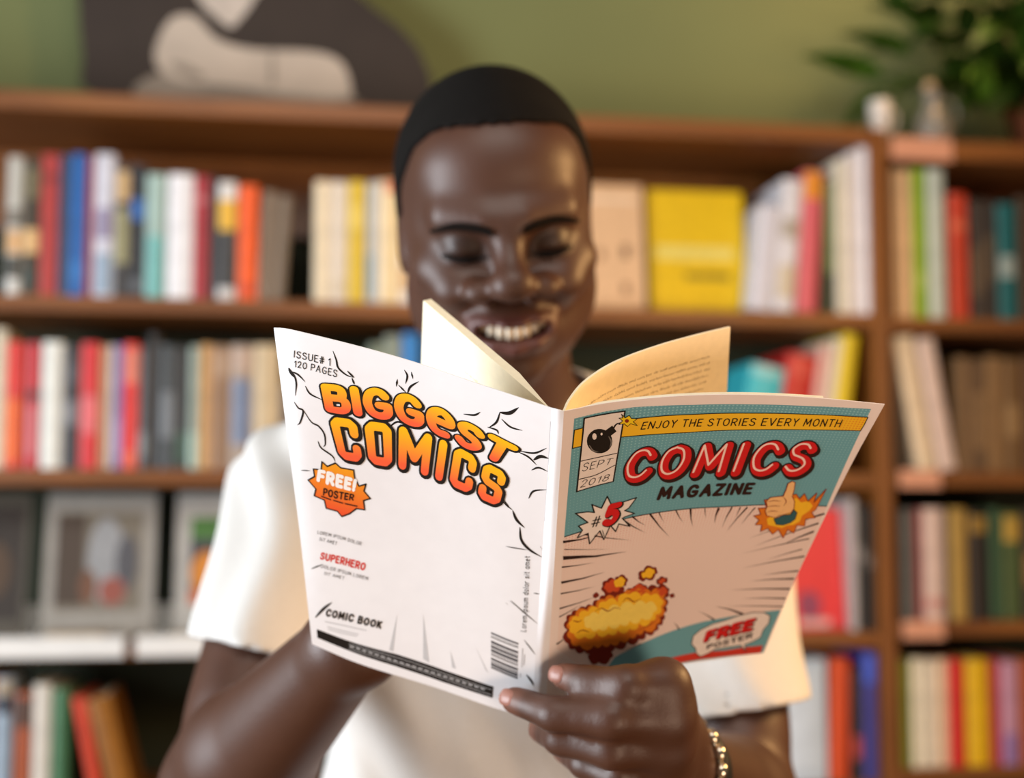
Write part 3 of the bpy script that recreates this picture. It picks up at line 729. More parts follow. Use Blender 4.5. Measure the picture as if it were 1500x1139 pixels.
 {'t':'poly','name':'date_box','k':'F','polys':[[(10.2,201.0),(29.6,201.3),(29.2,178.2),(28.6,153.5),(9.6,152.2),(10.0,176.9)]],'col':'boxwhite','layer':6,'outline':('ink',0.75)},
 {'t':'ink','name':'date_box_line','k':'F','lines':[[(10.1,172.7),(19.4,172.6),(28.6,173.1)],[(10.0,160.4),(19.2,160.7),(28.4,165.0)]],'w':0.55,'col':'ink','layer':8,'taper':0},
 {'t':'text','name':'date_lettering','k':'F','text':'SEPT','bot':[(11.5,165.2),(18.8,165.3),(26.3,166.3)],'top':[(11.8,170.7),(19.1,170.4),(27.0,170.1)],'style':'thin','sp':0.3,'layer':8},
 {'t':'text','name':'date_lettering','k':'F','text':'2018','bot':[(11.3,154.3),(18.5,154.4),(25.9,155.1)],'top':[(11.9,159.3),(19.1,158.9),(26.6,159.4)],'style':'thin','sp':0.3,'layer':8},
 {'t':'poly','name':'bomb_print','k':'F','polys':[[(25.4,182.1),(25.4,179.7),(24.8,177.7),(23.8,176.1),(22.3,175.2),(20.6,175.0),(18.8,175.5),(16.9,176.7),(15.2,178.4),(13.9,180.6),(12.9,183.0),(12.5,185.5),(12.6,187.8),(13.2,189.7),(14.3,191.1),(15.7,192.0),(17.4,192.2),(19.2,191.7),(21.0,190.6),(22.6,189.0),(24.0,186.9),(24.9,184.6)],[(21.4,190.3),(24.4,192.8),(26.8,188.4),(24.1,185.8)]],'col':'ink','layer':8},
 {'t':'poly','name':'bomb_print','k':'F','polys':[[(17.2,187.3),(17.1,186.0),(16.6,185.4),(15.9,185.5),(15.3,186.5),(15.0,187.9),(15.1,189.2),(15.6,189.8),(16.3,189.6),(16.9,188.7)],[(20.1,188.1),(20.0,187.5),(19.6,187.3),(19.2,187.7),(19.0,188.4),(19.1,189.1),(19.5,189.2),(19.9,188.9)]],'col':'boxwhite','layer':9},
 {'t':'ink','name':'bomb_print','k':'F','lines':[[(13.9,182.5),(16.0,178.3),(19.1,176.2)],[(23.2,186.0),(24.9,181.6),(24.4,177.6)]],'w':0.7,'col':'grey','layer':9},
 {'t':'ink','name':'bomb_print','k':'F','lines':[[(25.1,190.8),(26.3,193.3),(28.5,193.9),(30.1,194.9)]],'w':0.9,'col':'ink','layer':8,'taper':0},
 {'t':'poly','name':'spark','k':'F','polys':[[(28.1,199.7),(30.1,196.8),(31.9,198.2),(33.1,196.0),(35.8,195.2),(34.2,193.6),(36.5,190.6),(33.1,192.5),(31.8,190.8),(30.0,193.0),(27.5,192.9),(29.1,195.1),(27.1,197.3),(29.0,197.0)]],'col':'spark','layer':9,'outline':('ink',0.35)},
 {'t':'poly','name':'spark','k':'F','polys':[[(32.1,194.6),(31.9,193.8),(31.4,193.4),(30.7,193.7),(30.2,194.5),(30.1,195.3),(30.5,195.9),(31.1,196.0),(31.8,195.4)]],'col':'redbrown','layer':11},
 {'t':'text','name':'banner_lettering','k':'F','text':'ENJOY THE STORIES EVERY MONTH','bot':[(38.7,187.3),(62.8,186.1),(87.5,185.6),(113.8,186.3),(138.5,187.8)],'top':[(38.8,192.5),(62.3,191.7),(86.6,191.4),(112.8,192.4),(137.5,193.9)],'style':'hand','sp':0.34,'layer':6},
 {'t':'text','name':'title_lettering','k':'F','text':'COMICS','bot':[(33.8,150.4),(57.7,148.9),(83.1,147.6),(108.8,147.5),(134.4,148.1)],'top':[(33.8,174.5),(56.7,173.9),(81.1,173.8),(105.9,174.5),(130.8,175.5)],'style':'comics','sp':0.42,'layer':6},
 {'t':'text','name':'subtitle_lettering','k':'F','text':'MAGAZINE','bot':[(54.0,134.5),(80.4,133.0),(106.3,133.5)],'top':[(53.8,144.2),(79.9,142.7),(105.8,142.6)],'style':'magazine','sp':0.36,'layer':6},
 {'t':'poly','name':'number_burst','k':'F','polys':[[(9.9,137.3),(16.8,136.0),(20.4,134.4),(18.6,140.4),(24.1,136.2),(26.5,143.7),(29.6,136.3),(32.5,136.9),(42.3,139.0),(39.1,132.6),(37.0,131.2),(42.7,127.8),(37.5,126.7),(36.3,126.0),(41.3,119.0),(34.8,122.4),(33.7,117.3),(30.2,122.6),(27.5,113.4),(24.6,120.4),(19.6,113.0),(18.0,120.9),(12.1,119.8),(14.7,124.2),(12.2,127.9),(17.4,128.5)]],'col':'boxwhite','layer':6,'outline':('ink',0.7)},
 {'t':'ink','name':'number_burst','k':'F','lines':[[(25.9,120.9),(27.8,114.5)],[(22.3,118.7),(21.6,114.8)]],'w':0.5,'col':'ink','layer':8},
 {'t':'text','name':'number_lettering','k':'F','text':'#','bot':[(19.3,124.3),(21.9,124.1),(24.5,124.1)],'top':[(19.4,131.4),(22.0,131.3),(24.5,131.3)],'style':'thinb','sp':0.2,'layer':9},
 {'t':'text','name':'number_lettering','k':'F','text':'5','bot':[(25.4,122.4),(30.0,122.7),(34.4,123.1)],'top':[(25.7,137.7),(30.2,138.1),(34.5,138.4)],'style':'five','sp':0.2,'layer':9},
 {'t':'poly','name':'speed_line_print','k':'F','polys':[[(5.0,107.1),(24.0,101.9),(42.4,100.4),(23.7,103.3),(4.6,109.9)],[(4.3,118.9),(14.5,117.3),(24.2,117.4),(14.3,118.2),(4.0,120.7)],[(4.6,101.7),(14.4,99.5),(24.0,98.3),(14.3,100.0),(4.4,102.8)],[(5.0,90.4),(18.3,88.6),(31.1,89.1),(18.1,89.5),(4.5,92.2)],[(5.0,82.9),(15.8,81.0),(26.4,80.4),(15.7,81.5),(4.8,83.9)],[(5.0,72.2),(17.4,71.6),(29.3,72.5),(17.2,72.1),(4.7,73.3)],[(5.2,66.3),(12.2,68.0),(18.7,70.4),(12.0,68.4),(4.9,67.1)],[(4.9,46.5),(7.7,47.7),(9.9,50.0),(7.3,48.4),(4.1,47.8)],[(14.6,120.8),(29.1,113.7),(43.7,108.2),(29.1,114.3),(14.7,121.9)],[(5.1,114.1),(18.7,109.0),(32.1,105.0),(18.6,109.3),(5.1,114.6)],[(36.1,124.6),(43.5,117.6),(51.6,111.3),(43.7,118.2),(36.5,125.8)],[(41.4,125.5),(45.7,120.9),(50.5,117.1),(45.9,121.4),(41.8,126.4)],[(51.1,124.9),(58.2,114.6),(66.2,104.8),(58.6,115.0),(51.9,125.7)],[(56.0,125.5),(58.3,120.9),(61.2,116.4),(58.6,121.0),(56.6,125.8)],[(65.7,124.6),(68.7,119.3),(72.3,114.3),(69.0,119.5),(66.3,125.0)],[(73.6,124.6),(75.4,117.7),(78.2,110.7),(76.0,117.7),(74.7,124.6)],[(82.0,123.9),(83.1,120.1),(84.7,116.2),(83.4,120.1),(82.6,124.0)],[(89.5,124.0),(89.4,118.3),(90.4,112.0),(90.1,118.0),(90.9,123.4)],[(97.2,124.3),(96.0,116.4),(95.5,108.0),(96.4,116.1),(98.0,123.8)],[(102.0,124.0),(101.8,119.6),(102.0,115.0),(102.1,119.5),(102.7,123.7)],[(106.0,124.1),(102.3,114.9),(99.0,105.0),(102.7,114.5),(106.8,123.4)],[(110.6,123.6),(108.2,116.6),(106.2,109.3),(108.5,116.4),(111.2,123.1)],[(153.2,119.2),(133.3,109.1),(113.3,98.7),(133.6,108.4),(154.0,117.9)],[(152.5,111.2),(135.3,101.6),(118.1,91.9),(135.6,101.1),(153.2,110.1)],[(151.3,98.2),(131.8,92.3),(112.4,86.5),(132.0,91.9),(151.8,97.4)],[(153.6,83.4),(134.5,79.0),(115.8,74.4),(134.8,78.5),(154.2,82.2)],[(154.2,70.9),(142.6,69.8),(131.4,67.8),(142.8,69.2),(154.7,69.7)],[(153.4,64.5),(138.9,64.4),(125.0,63.4),(139.2,63.7),(154.0,63.0)],[(153.7,55.9),(133.0,56.9),(113.0,57.3),(133.2,56.2),(154.3,54.4)],[(153.7,47.7),(138.9,48.9),(124.5,49.3),(139.1,48.3),(154.1,46.5)],[(154.5,40.7),(134.5,42.6),(115.0,44.1),(134.6,42.1),(154.8,39.8)],[(128.5,37.0),(117.7,41.8),(107.4,44.8),(117.8,40.8),(128.6,35.2)],[(110.3,33.8),(103.6,38.4),(96.8,42.2),(103.5,37.9),(110.0,32.6)],[(87.9,29.0),(85.3,32.6),(82.0,35.6),(84.9,32.3),(87.2,28.4)],[(151.9,104.5),(143.5,98.8),(135.7,92.1),(144.0,98.1),(152.8,103.1)],[(150.0,89.3),(140.1,85.2),(130.4,80.6),(140.3,84.8),(150.4,88.5)],[(62.4,24.9),(54.5,23.8),(46.9,22.2),(54.7,23.4),(62.9,24.1)]],'col':'inkbrown','layer':4},
 {'t':'poly','name':'explosion_print','k':'F','polys':[[(10.8,54.8),(9.2,56.8),(8.1,59.3),(8.6,61.2),(9.9,62.2),(9.5,64.0),(9.7,65.6),(11.1,65.9),(12.6,65.3),(12.8,66.9),(13.8,68.0),(15.4,67.3),(16.9,66.0),(17.1,67.7),(18.1,68.7),(19.7,68.2),(21.2,66.9),(21.8,68.0),(23.0,68.5),(24.5,67.5),(25.7,66.0),(25.5,68.2),(26.1,69.9),(27.9,69.9),(29.7,68.9),(29.4,70.5),(29.8,71.9),(31.0,72.0),(32.3,71.4),(33.0,72.8),(34.3,73.4),(36.1,72.3),(37.4,70.6),(38.4,71.3),(39.8,71.3),(41.2,69.9),(42.1,68.1),(42.0,69.8),(42.6,71.1),(44.0,70.9),(45.5,70.0),(45.9,71.4),(46.9,72.2),(48.5,71.5),(49.8,70.1),(49.6,71.3),(49.8,72.4),(50.7,72.6),(51.7,72.1),(52.2,73.4),(53.3,74.1),(54.9,73.1),(56.2,71.7),(57.4,71.2),(58.6,70.1),(59.1,68.5),(59.1,67.2),(59.7,69.3),(61.3,70.4),(63.7,69.2),(65.8,67.1),(66.7,68.5),(68.4,69.1),(70.4,67.6),(72.0,65.4),(73.0,64.7),(73.9,63.5),(74.0,62.2),(73.6,61.4),(74.4,59.6),(74.6,57.8),(73.5,57.0),(72.2,57.1),(73.9,55.6),(75.3,53.4),(75.2,51.4),(74.3,50.1),(75.4,48.1),(75.7,45.9),(74.6,44.9),(73.1,44.9),(74.5,43.5),(75.6,41.6),(75.4,39.9),(74.6,38.9),(75.0,37.1),(74.7,35.5),(73.3,35.4),(71.7,36.0),(72.6,34.3),(72.9,32.6),(71.9,31.8),(70.6,31.8),(70.2,29.9),(68.7,28.9),(66.5,30.0),(64.6,31.8),(65.0,29.5),(64.4,27.6),(62.4,27.7),(60.3,28.8),(59.6,26.5),(57.6,25.4),(54.7,27.0),(52.2,29.5),(51.9,26.7),(50.3,25.0),(47.2,26.1),(44.4,28.3),(43.3,26.5),(41.1,26.0),(38.3,27.9),(36.3,30.5),(35.4,29.0),(33.7,28.5),(31.5,30.0),(29.9,32.1),(29.0,30.6),(27.2,30.2),(25.1,31.7),(23.5,33.8),(21.9,33.2),(19.8,33.7),(18.0,35.9),(16.9,38.3),(15.3,38.6),(13.5,39.7),(12.5,41.9),(12.2,43.8),(9.7,46.9),(8.1,50.6),(8.9,53.4)]],'col':'exdark','layer':6},
 {'t':'poly','name':'explosion_print','k':'F','polys':[[(12.4,54.2),(10.9,55.9),(9.9,58.1),(10.4,59.7),(11.4,60.6),(11.2,62.6),(11.7,64.2),(13.3,64.3),(14.9,63.4),(15.3,66.1),(16.9,67.9),(19.6,66.9),(22.1,64.8),(22.8,66.5),(24.3,67.3),(26.3,66.2),(28.0,64.3),(27.5,67.1),(28.2,69.5),(30.3,69.7),(32.6,68.7),(33.5,70.4),(35.3,71.1),(37.5,69.6),(39.3,67.3),(39.8,68.6),(41.0,69.1),(42.5,68.2),(43.7,66.7),(44.1,69.5),(45.6,71.3),(48.3,70.4),(50.8,68.3),(51.7,69.8),(53.3,70.4),(55.3,69.0),(56.9,66.9),(57.9,67.6),(59.4,67.5),(60.9,66.0),(61.9,64.2),(62.9,66.2),(64.8,67.0),(67.5,65.3),(69.6,62.7),(70.8,61.5),(71.8,59.8),(71.6,58.3),(70.9,57.4),(72.7,55.5),(74.0,52.9),(73.7,50.8),(72.4,49.6),(73.9,47.1),(74.5,44.3),(73.2,42.8),(71.2,42.6),(72.4,40.7),(72.9,38.7),(72.1,37.5),(70.7,37.2),(70.5,34.0),(68.8,31.8),(65.5,32.8),(62.4,35.3),(62.3,33.4),(61.5,32.1),(59.6,32.6),(57.9,33.9),(57.8,32.1),(56.9,30.8),(55.1,31.3),(53.3,32.6),(52.8,30.7),(51.4,29.6),(49.0,30.7),(47.0,32.6),(46.5,30.7),(45.0,29.6),(42.7,30.7),(40.7,32.7),(39.9,31.4),(38.4,31.0),(36.5,32.3),(35.1,34.2),(34.2,32.9),(32.7,32.5),(30.9,33.8),(29.5,35.7),(27.8,33.9),(25.1,33.6),(22.0,36.3),(19.9,39.6),(17.8,39.8),(15.4,41.3),(14.0,44.1),(13.5,46.7),(11.8,48.7),(10.7,51.2),(11.1,53.1)]],'col':'exorange','layer':7},
 {'t':'poly','name':'explosion_print','k':'F','polys':[[(12.5,56.7),(11.6,58.1),(11.3,59.7),(11.9,60.6),(12.9,60.8),(13.1,62.5),(14.1,63.5),(15.8,62.9),(17.3,61.6),(17.5,63.9),(18.6,65.5),(20.9,64.9),(23.0,63.2),(23.7,65.2),(25.4,66.2),(27.7,64.9),(29.6,62.8),(29.2,65.2),(29.7,67.3),(31.6,67.5),(33.6,66.6),(35.0,68.0),(37.3,68.2),(39.6,65.9),(41.3,63.1),(41.1,66.5),(42.3,69.1),(45.2,68.9),(48.1,67.1),(49.7,68.3),(52.1,68.1),(54.5,65.7),(56.2,62.7),(56.9,64.3),(58.5,65.1),(60.6,63.7),(62.3,61.7),(63.7,62.6),(65.7,62.5),(67.7,60.4),(69.0,57.9),(70.6,56.3),(71.9,54.1),(71.6,52.2),(70.6,51.1),(71.7,48.5),(71.9,46.0),(70.4,45.0),(68.4,45.3),(69.0,43.3),(69.0,41.4),(67.6,41.0),(66.0,41.4),(65.3,39.0),(63.4,37.8),(60.5,39.2),(58.1,41.8),(58.1,39.2),(57.0,37.4),(54.6,37.9),(52.2,39.6),(51.1,37.7),(49.0,37.1),(46.3,39.0),(44.1,41.7),(43.7,39.6),(42.4,38.4),(40.1,39.3),(38.1,41.2),(36.5,39.9),(34.1,39.9),(31.7,42.2),(30.0,45.1),(29.4,42.6),(27.6,41.2),(24.8,42.6),(22.5,45.0),(20.7,44.3),(18.3,45.0),(16.3,47.5),(15.2,50.3),(13.6,51.4),(12.2,53.3),(12.0,55.3)]],'col':'exyellow','layer':8},
 {'t':'poly','name':'explosion_print','k':'F','polys':[[(21.5,55.5),(20.9,57.6),(21.0,59.6),(22.4,60.1),(24.1,59.7),(24.9,61.1),(26.5,61.7),(28.5,60.3),(30.1,58.2),(30.3,60.5),(31.5,62.0),(33.8,61.4),(35.8,59.7),(36.7,61.8),(38.6,62.9),(41.2,61.3),(43.3,58.9),(44.4,61.4),(46.7,62.5),(49.9,60.6),(52.5,57.5),(53.5,59.5),(55.5,60.3),(58.2,58.6),(60.3,55.9),(61.5,57.1),(63.4,57.2),(65.4,55.4),(66.9,53.0),(68.0,51.2),(68.6,49.1),(67.7,48.0),(66.4,47.7),(66.3,44.6),(64.9,42.5),(61.9,43.3),(59.0,45.4),(58.2,43.2),(56.3,42.1),(53.5,43.7),(51.2,46.3),(50.8,44.2),(49.5,42.9),(47.2,43.9),(45.1,45.8),(44.0,43.9),(41.9,43.2),(39.3,45.1),(37.3,47.7),(36.8,45.7),(35.5,44.4),(33.2,45.4),(31.3,47.3),(30.1,46.4),(28.4,46.5),(26.8,48.2),(25.7,50.3),(24.2,50.5),(22.6,51.7),(21.7,53.7)]],'col':'expale','layer':9},
 {'t':'poly','name':'explosion_print','k':'F','polys':[[(31.6,74.3),(30.5,75.4),(29.7,76.9),(29.9,78.2),(30.5,79.0),(30.0,80.6),(30.2,82.2),(31.3,82.6),(32.5,82.3),(33.3,83.5),(34.7,84.0),(36.3,82.8),(37.6,81.0),(37.4,82.2),(37.6,83.3),(38.5,83.4),(39.5,83.0),(40.3,83.9),(41.6,84.0),(43.0,82.8),(43.9,81.1),(44.9,80.2),(45.6,78.9),(45.5,77.7),(44.9,76.9),(45.1,75.6),(44.8,74.5),(43.7,74.5),(42.6,75.0),(43.7,73.9),(44.4,72.4),(44.2,71.1),(43.5,70.3),(43.0,68.3),(41.5,67.2),(39.3,68.3),(37.5,70.2),(36.1,69.5),(34.1,69.9),(32.5,72.0)],[(52.1,79.2),(51.5,81.0),(51.6,82.8),(52.9,83.3),(54.3,82.9),(54.7,85.0),(55.9,86.4),(58.0,85.6),(59.9,83.9),(60.8,83.9),(61.8,83.4),(62.4,82.2),(62.7,81.0),(63.3,80.0),(63.6,78.8),(63.1,78.2),(62.4,78.0),(62.3,75.6),(61.3,73.8),(59.0,74.3),(56.9,75.9),(56.5,74.9),(55.5,74.4),(54.2,75.2),(53.2,76.5),(52.5,77.0),(52.0,77.7),(51.9,78.5)],[(64.3,71.1),(63.9,72.2),(63.9,73.3),(64.5,73.7),(65.3,73.6),(65.7,74.7),(66.6,75.4),(67.9,74.7),(69.0,73.5),(69.6,73.6),(70.4,73.3),(70.9,72.4),(71.1,71.5),(71.3,70.3),(71.0,69.3),(70.0,69.3),(69.0,69.9),(68.9,68.7),(68.3,68.0),(67.2,68.3),(66.1,69.2),(65.6,69.2),(64.9,69.6),(64.5,70.4)],[(25.4,73.0),(25.1,73.7),(24.9,74.5),(25.3,74.9),(25.8,75.0),(26.1,75.6),(26.8,75.8),(27.5,75.3),(28.1,74.5),(28.6,73.6),(28.9,72.6),(28.5,72.0),(27.8,71.8),(27.3,71.4),(26.6,71.4),(25.9,72.1)],[(75.5,57.2),(75.1,58.0),(74.9,58.9),(75.4,59.3),(76.0,59.3),(76.3,59.7),(76.9,59.7),(77.5,59.2),(77.9,58.5),(78.4,57.5),(78.5,56.5),(78.0,56.1),(77.2,56.1),(76.8,55.9),(76.3,56.0),(75.8,56.5)],[(27.8,25.3),(26.7,27.4),(26.3,29.6),(27.6,30.6),(29.2,30.6),(29.2,32.5),(30.1,33.9),(31.9,33.5),(33.7,32.3),(35.1,31.4),(36.2,29.9),(36.4,28.3),(35.9,27.2),(35.5,29.2),(36.0,30.9),(37.6,31.0),(39.4,30.2),(40.7,29.6),(42.0,28.5),(42.5,26.9),(42.4,25.6),(43.4,24.2),(43.9,22.6),(43.2,21.7),(42.2,21.5),(41.4,19.3),(39.5,18.1),(36.6,19.6),(34.1,21.9),(32.8,21.1),(30.9,21.3),(29.0,23.1)]],'col':'exdark','layer':6},
 {'t':'poly','name':'explosion_print','k':'F','polys':[[(32.6,75.7),(31.7,76.6),(31.1,77.8),(31.3,78.8),(31.9,79.4),(31.8,80.3),(32.2,81.1),(32.9,81.0),(33.7,80.5),(34.6,81.9),(36.1,82.4),(37.9,81.0),(39.2,79.1),(39.7,79.5),(40.4,79.5),(41.0,78.9),(41.5,78.0),(42.2,76.9),(42.5,75.6),(42.0,74.8),(41.2,74.6),(41.1,72.9),(40.3,71.7),(38.6,72.1),(37.1,73.3),(36.2,72.6),(34.8,72.6),(33.4,74.0)],[(65.5,71.2),(65.3,71.9),(65.5,72.5),(66.0,72.6),(66.6,72.3),(66.8,73.2),(67.4,73.7),(68.4,73.2),(69.2,72.4),(69.5,71.7),(69.6,71.0),(69.2,70.7),(68.7,70.7),(68.3,69.8),(67.5,69.4),(66.4,70.1)],[(48.5,69.0),(48.2,70.3),(48.4,71.5),(49.3,71.7),(50.4,71.3),(51.1,73.0),(52.6,73.8),(54.6,72.5),(56.3,70.5),(57.5,69.8),(58.6,68.5),(58.9,67.0),(58.6,65.9),(58.4,64.2),(57.5,63.1),(55.8,63.7),(54.3,65.1),(52.9,64.4),(51.1,64.8),(49.5,66.8)],[(64.9,64.0),(64.8,65.4),(65.3,66.4),(66.4,66.2),(67.6,65.5),(68.1,66.4),(69.2,66.7),(70.5,65.8),(71.5,64.5),(72.4,63.0),(72.9,61.4),(72.3,60.4),(71.3,60.1),(71.0,59.0),(70.2,58.4),(68.9,59.0),(67.8,60.1),(66.7,60.4),(65.6,61.3),(64.9,62.8)]],'col':'exred','layer':7},
 {'t':'poly','name':'explosion_print','k':'F','polys':[[(53.8,79.2),(53.4,80.4),(53.5,81.5),(54.3,81.8),(55.3,81.6),(55.5,83.3),(56.5,84.5),(58.3,83.9),(59.9,82.5),(60.4,82.4),(60.9,82.0),(61.2,81.3),(61.3,80.6),(61.6,79.9),(61.7,79.2),(61.3,78.9),(60.7,79.0),(60.7,77.2),(59.8,76.0),(58.2,76.4),(56.6,77.6),(56.0,77.2),(55.2,77.2),(54.3,78.1)],[(37.7,77.5),(37.1,79.1),(36.9,80.7),(37.8,81.4),(38.9,81.5),(39.6,82.4),(40.7,82.8),(42.0,81.8),(43.1,80.3),(43.6,79.7),(44.0,78.8),(43.8,78.1),(43.4,77.8),(43.6,76.1),(43.1,74.8),(41.8,74.8),(40.4,75.6),(39.7,75.3),(38.9,75.5),(38.1,76.4)]],'col':'exyellow','layer':8},
 {'t':'ink','name':'explosion_print','k':'F','lines':[[(16.8,49.6),(20.4,50.7),(26.1,46.6)],[(27.5,61.8),(31.4,62.5),(35.9,58.8),(39.9,60.0),(44.3,57.3)],[(44.2,63.0),(47.2,64.7),(52.0,60.4),(56.3,61.7)],[(13.7,60.5),(17.6,58.0),(19.7,58.8)],[(59.0,36.4),(65.0,38.0),(69.3,40.4)]],'w':0.7,'col':'redbrown','layer':10},
 {'t':'poly','name':'thumb_burst','k':'F','polys':[[(111.8,116.9),(115.6,118.0),(112.9,122.8),(117.6,123.1),(114.5,129.3),(119.0,130.2),(131.5,134.0),(134.7,130.3),(136.1,134.5),(140.2,128.5),(143.1,135.3),(144.0,127.7),(147.5,138.7),(147.1,122.0),(145.5,119.4),(149.1,115.2),(143.7,114.2),(144.9,108.4),(140.1,108.9),(140.3,102.5),(135.7,105.5),(135.0,98.7),(129.9,105.5),(127.5,101.8),(123.1,106.7),(119.5,104.3),(118.7,109.6),(114.7,109.8),(115.9,113.5)]],'col':'exorange','layer':6,'outline':('redbrown',0.5)},
 {'t':'poly','name':'thumb_burst','k':'F','polys':[[(132.4,131.2),(136.4,127.5),(139.5,128.5),(141.9,127.6),(144.3,124.8),(143.5,120.9),(140.5,117.0),(140.7,112.2),(137.4,109.3),(133.9,108.9),(131.6,107.0),(126.1,108.5),(122.3,109.5),(120.1,114.3),(122.8,117.1),(129.8,128.3)]],'col':'exyellow','layer':8},
 {'t':'poly','name':'thumb_print','k':'F','polys':[[(124.4,114.2),(126.4,117.0),(133.1,117.9),(134.0,121.8),(136.7,119.3),(137.2,114.1),(135.3,111.2),(131.6,109.3),(127.2,109.8)]],'col':'cuff','layer':9,'outline':('ink',0.4)},
 {'t':'poly','name':'thumb_print','k':'F','polys':[[(119.3,117.1),(117.3,120.9),(117.4,124.6),(115.8,128.3),(117.3,131.3),(121.1,132.0),(124.4,132.4),(124.5,137.6),(124.1,142.2),(126.0,144.1),(127.9,143.2),(129.1,137.7),(129.7,132.1),(132.3,128.4),(133.7,122.7),(133.0,119.3),(128.9,117.7),(125.5,115.1)]],'col':'thumbskin','layer':10,'outline':('redbrown',0.45)},
 {'t':'ink','name':'thumb_print','k':'F','lines':[[(116.5,128.0),(120.0,129.0),(124.3,128.3)],[(117.3,124.2),(121.2,124.9),(125.2,124.5)],[(118.7,120.1),(121.7,120.8),(125.3,120.4)],[(124.5,132.0),(127.3,128.3),(126.8,124.5)]],'w':0.5,'col':'redbrown','layer':12},
 {'t':'poly','name':'speech_bubble','k':'F','polys':[[(98.8,15.7),(98.5,22.2),(102.3,26.4),(109.3,30.3),(118.2,32.6),(125.5,35.2),(134.6,37.1),(142.9,36.3),(148.1,33.1),(149.3,27.0),(147.1,21.3),(147.4,15.2),(142.6,11.7),(137.8,9.9),(140.4,3.9),(134.9,9.7),(126.5,9.5),(116.6,9.0),(112.4,6.2),(107.8,4.5),(104.0,7.8),(102.8,11.4)]],'col':'boxwhite','layer':5,'outline':('inkbrown',0.6)},
 {'t':'text','name':'bubble_lettering','k':'F','text':'FREE','bot':[(107.2,16.0),(123.7,19.0),(139.7,22.0)],'top':[(106.2,25.0),(121.7,28.9),(138.0,32.4)],'style':'freered','sp':0.34,'layer':8},
 {'t':'text','name':'bubble_lettering','k':'F','text':'POSTER','bot':[(110.6,9.9),(125.8,11.9),(141.4,15.5)],'top':[(110.1,13.8),(125.0,16.5),(140.5,20.0)],'style':'darkbold','sp':0.34,'layer':8}
]

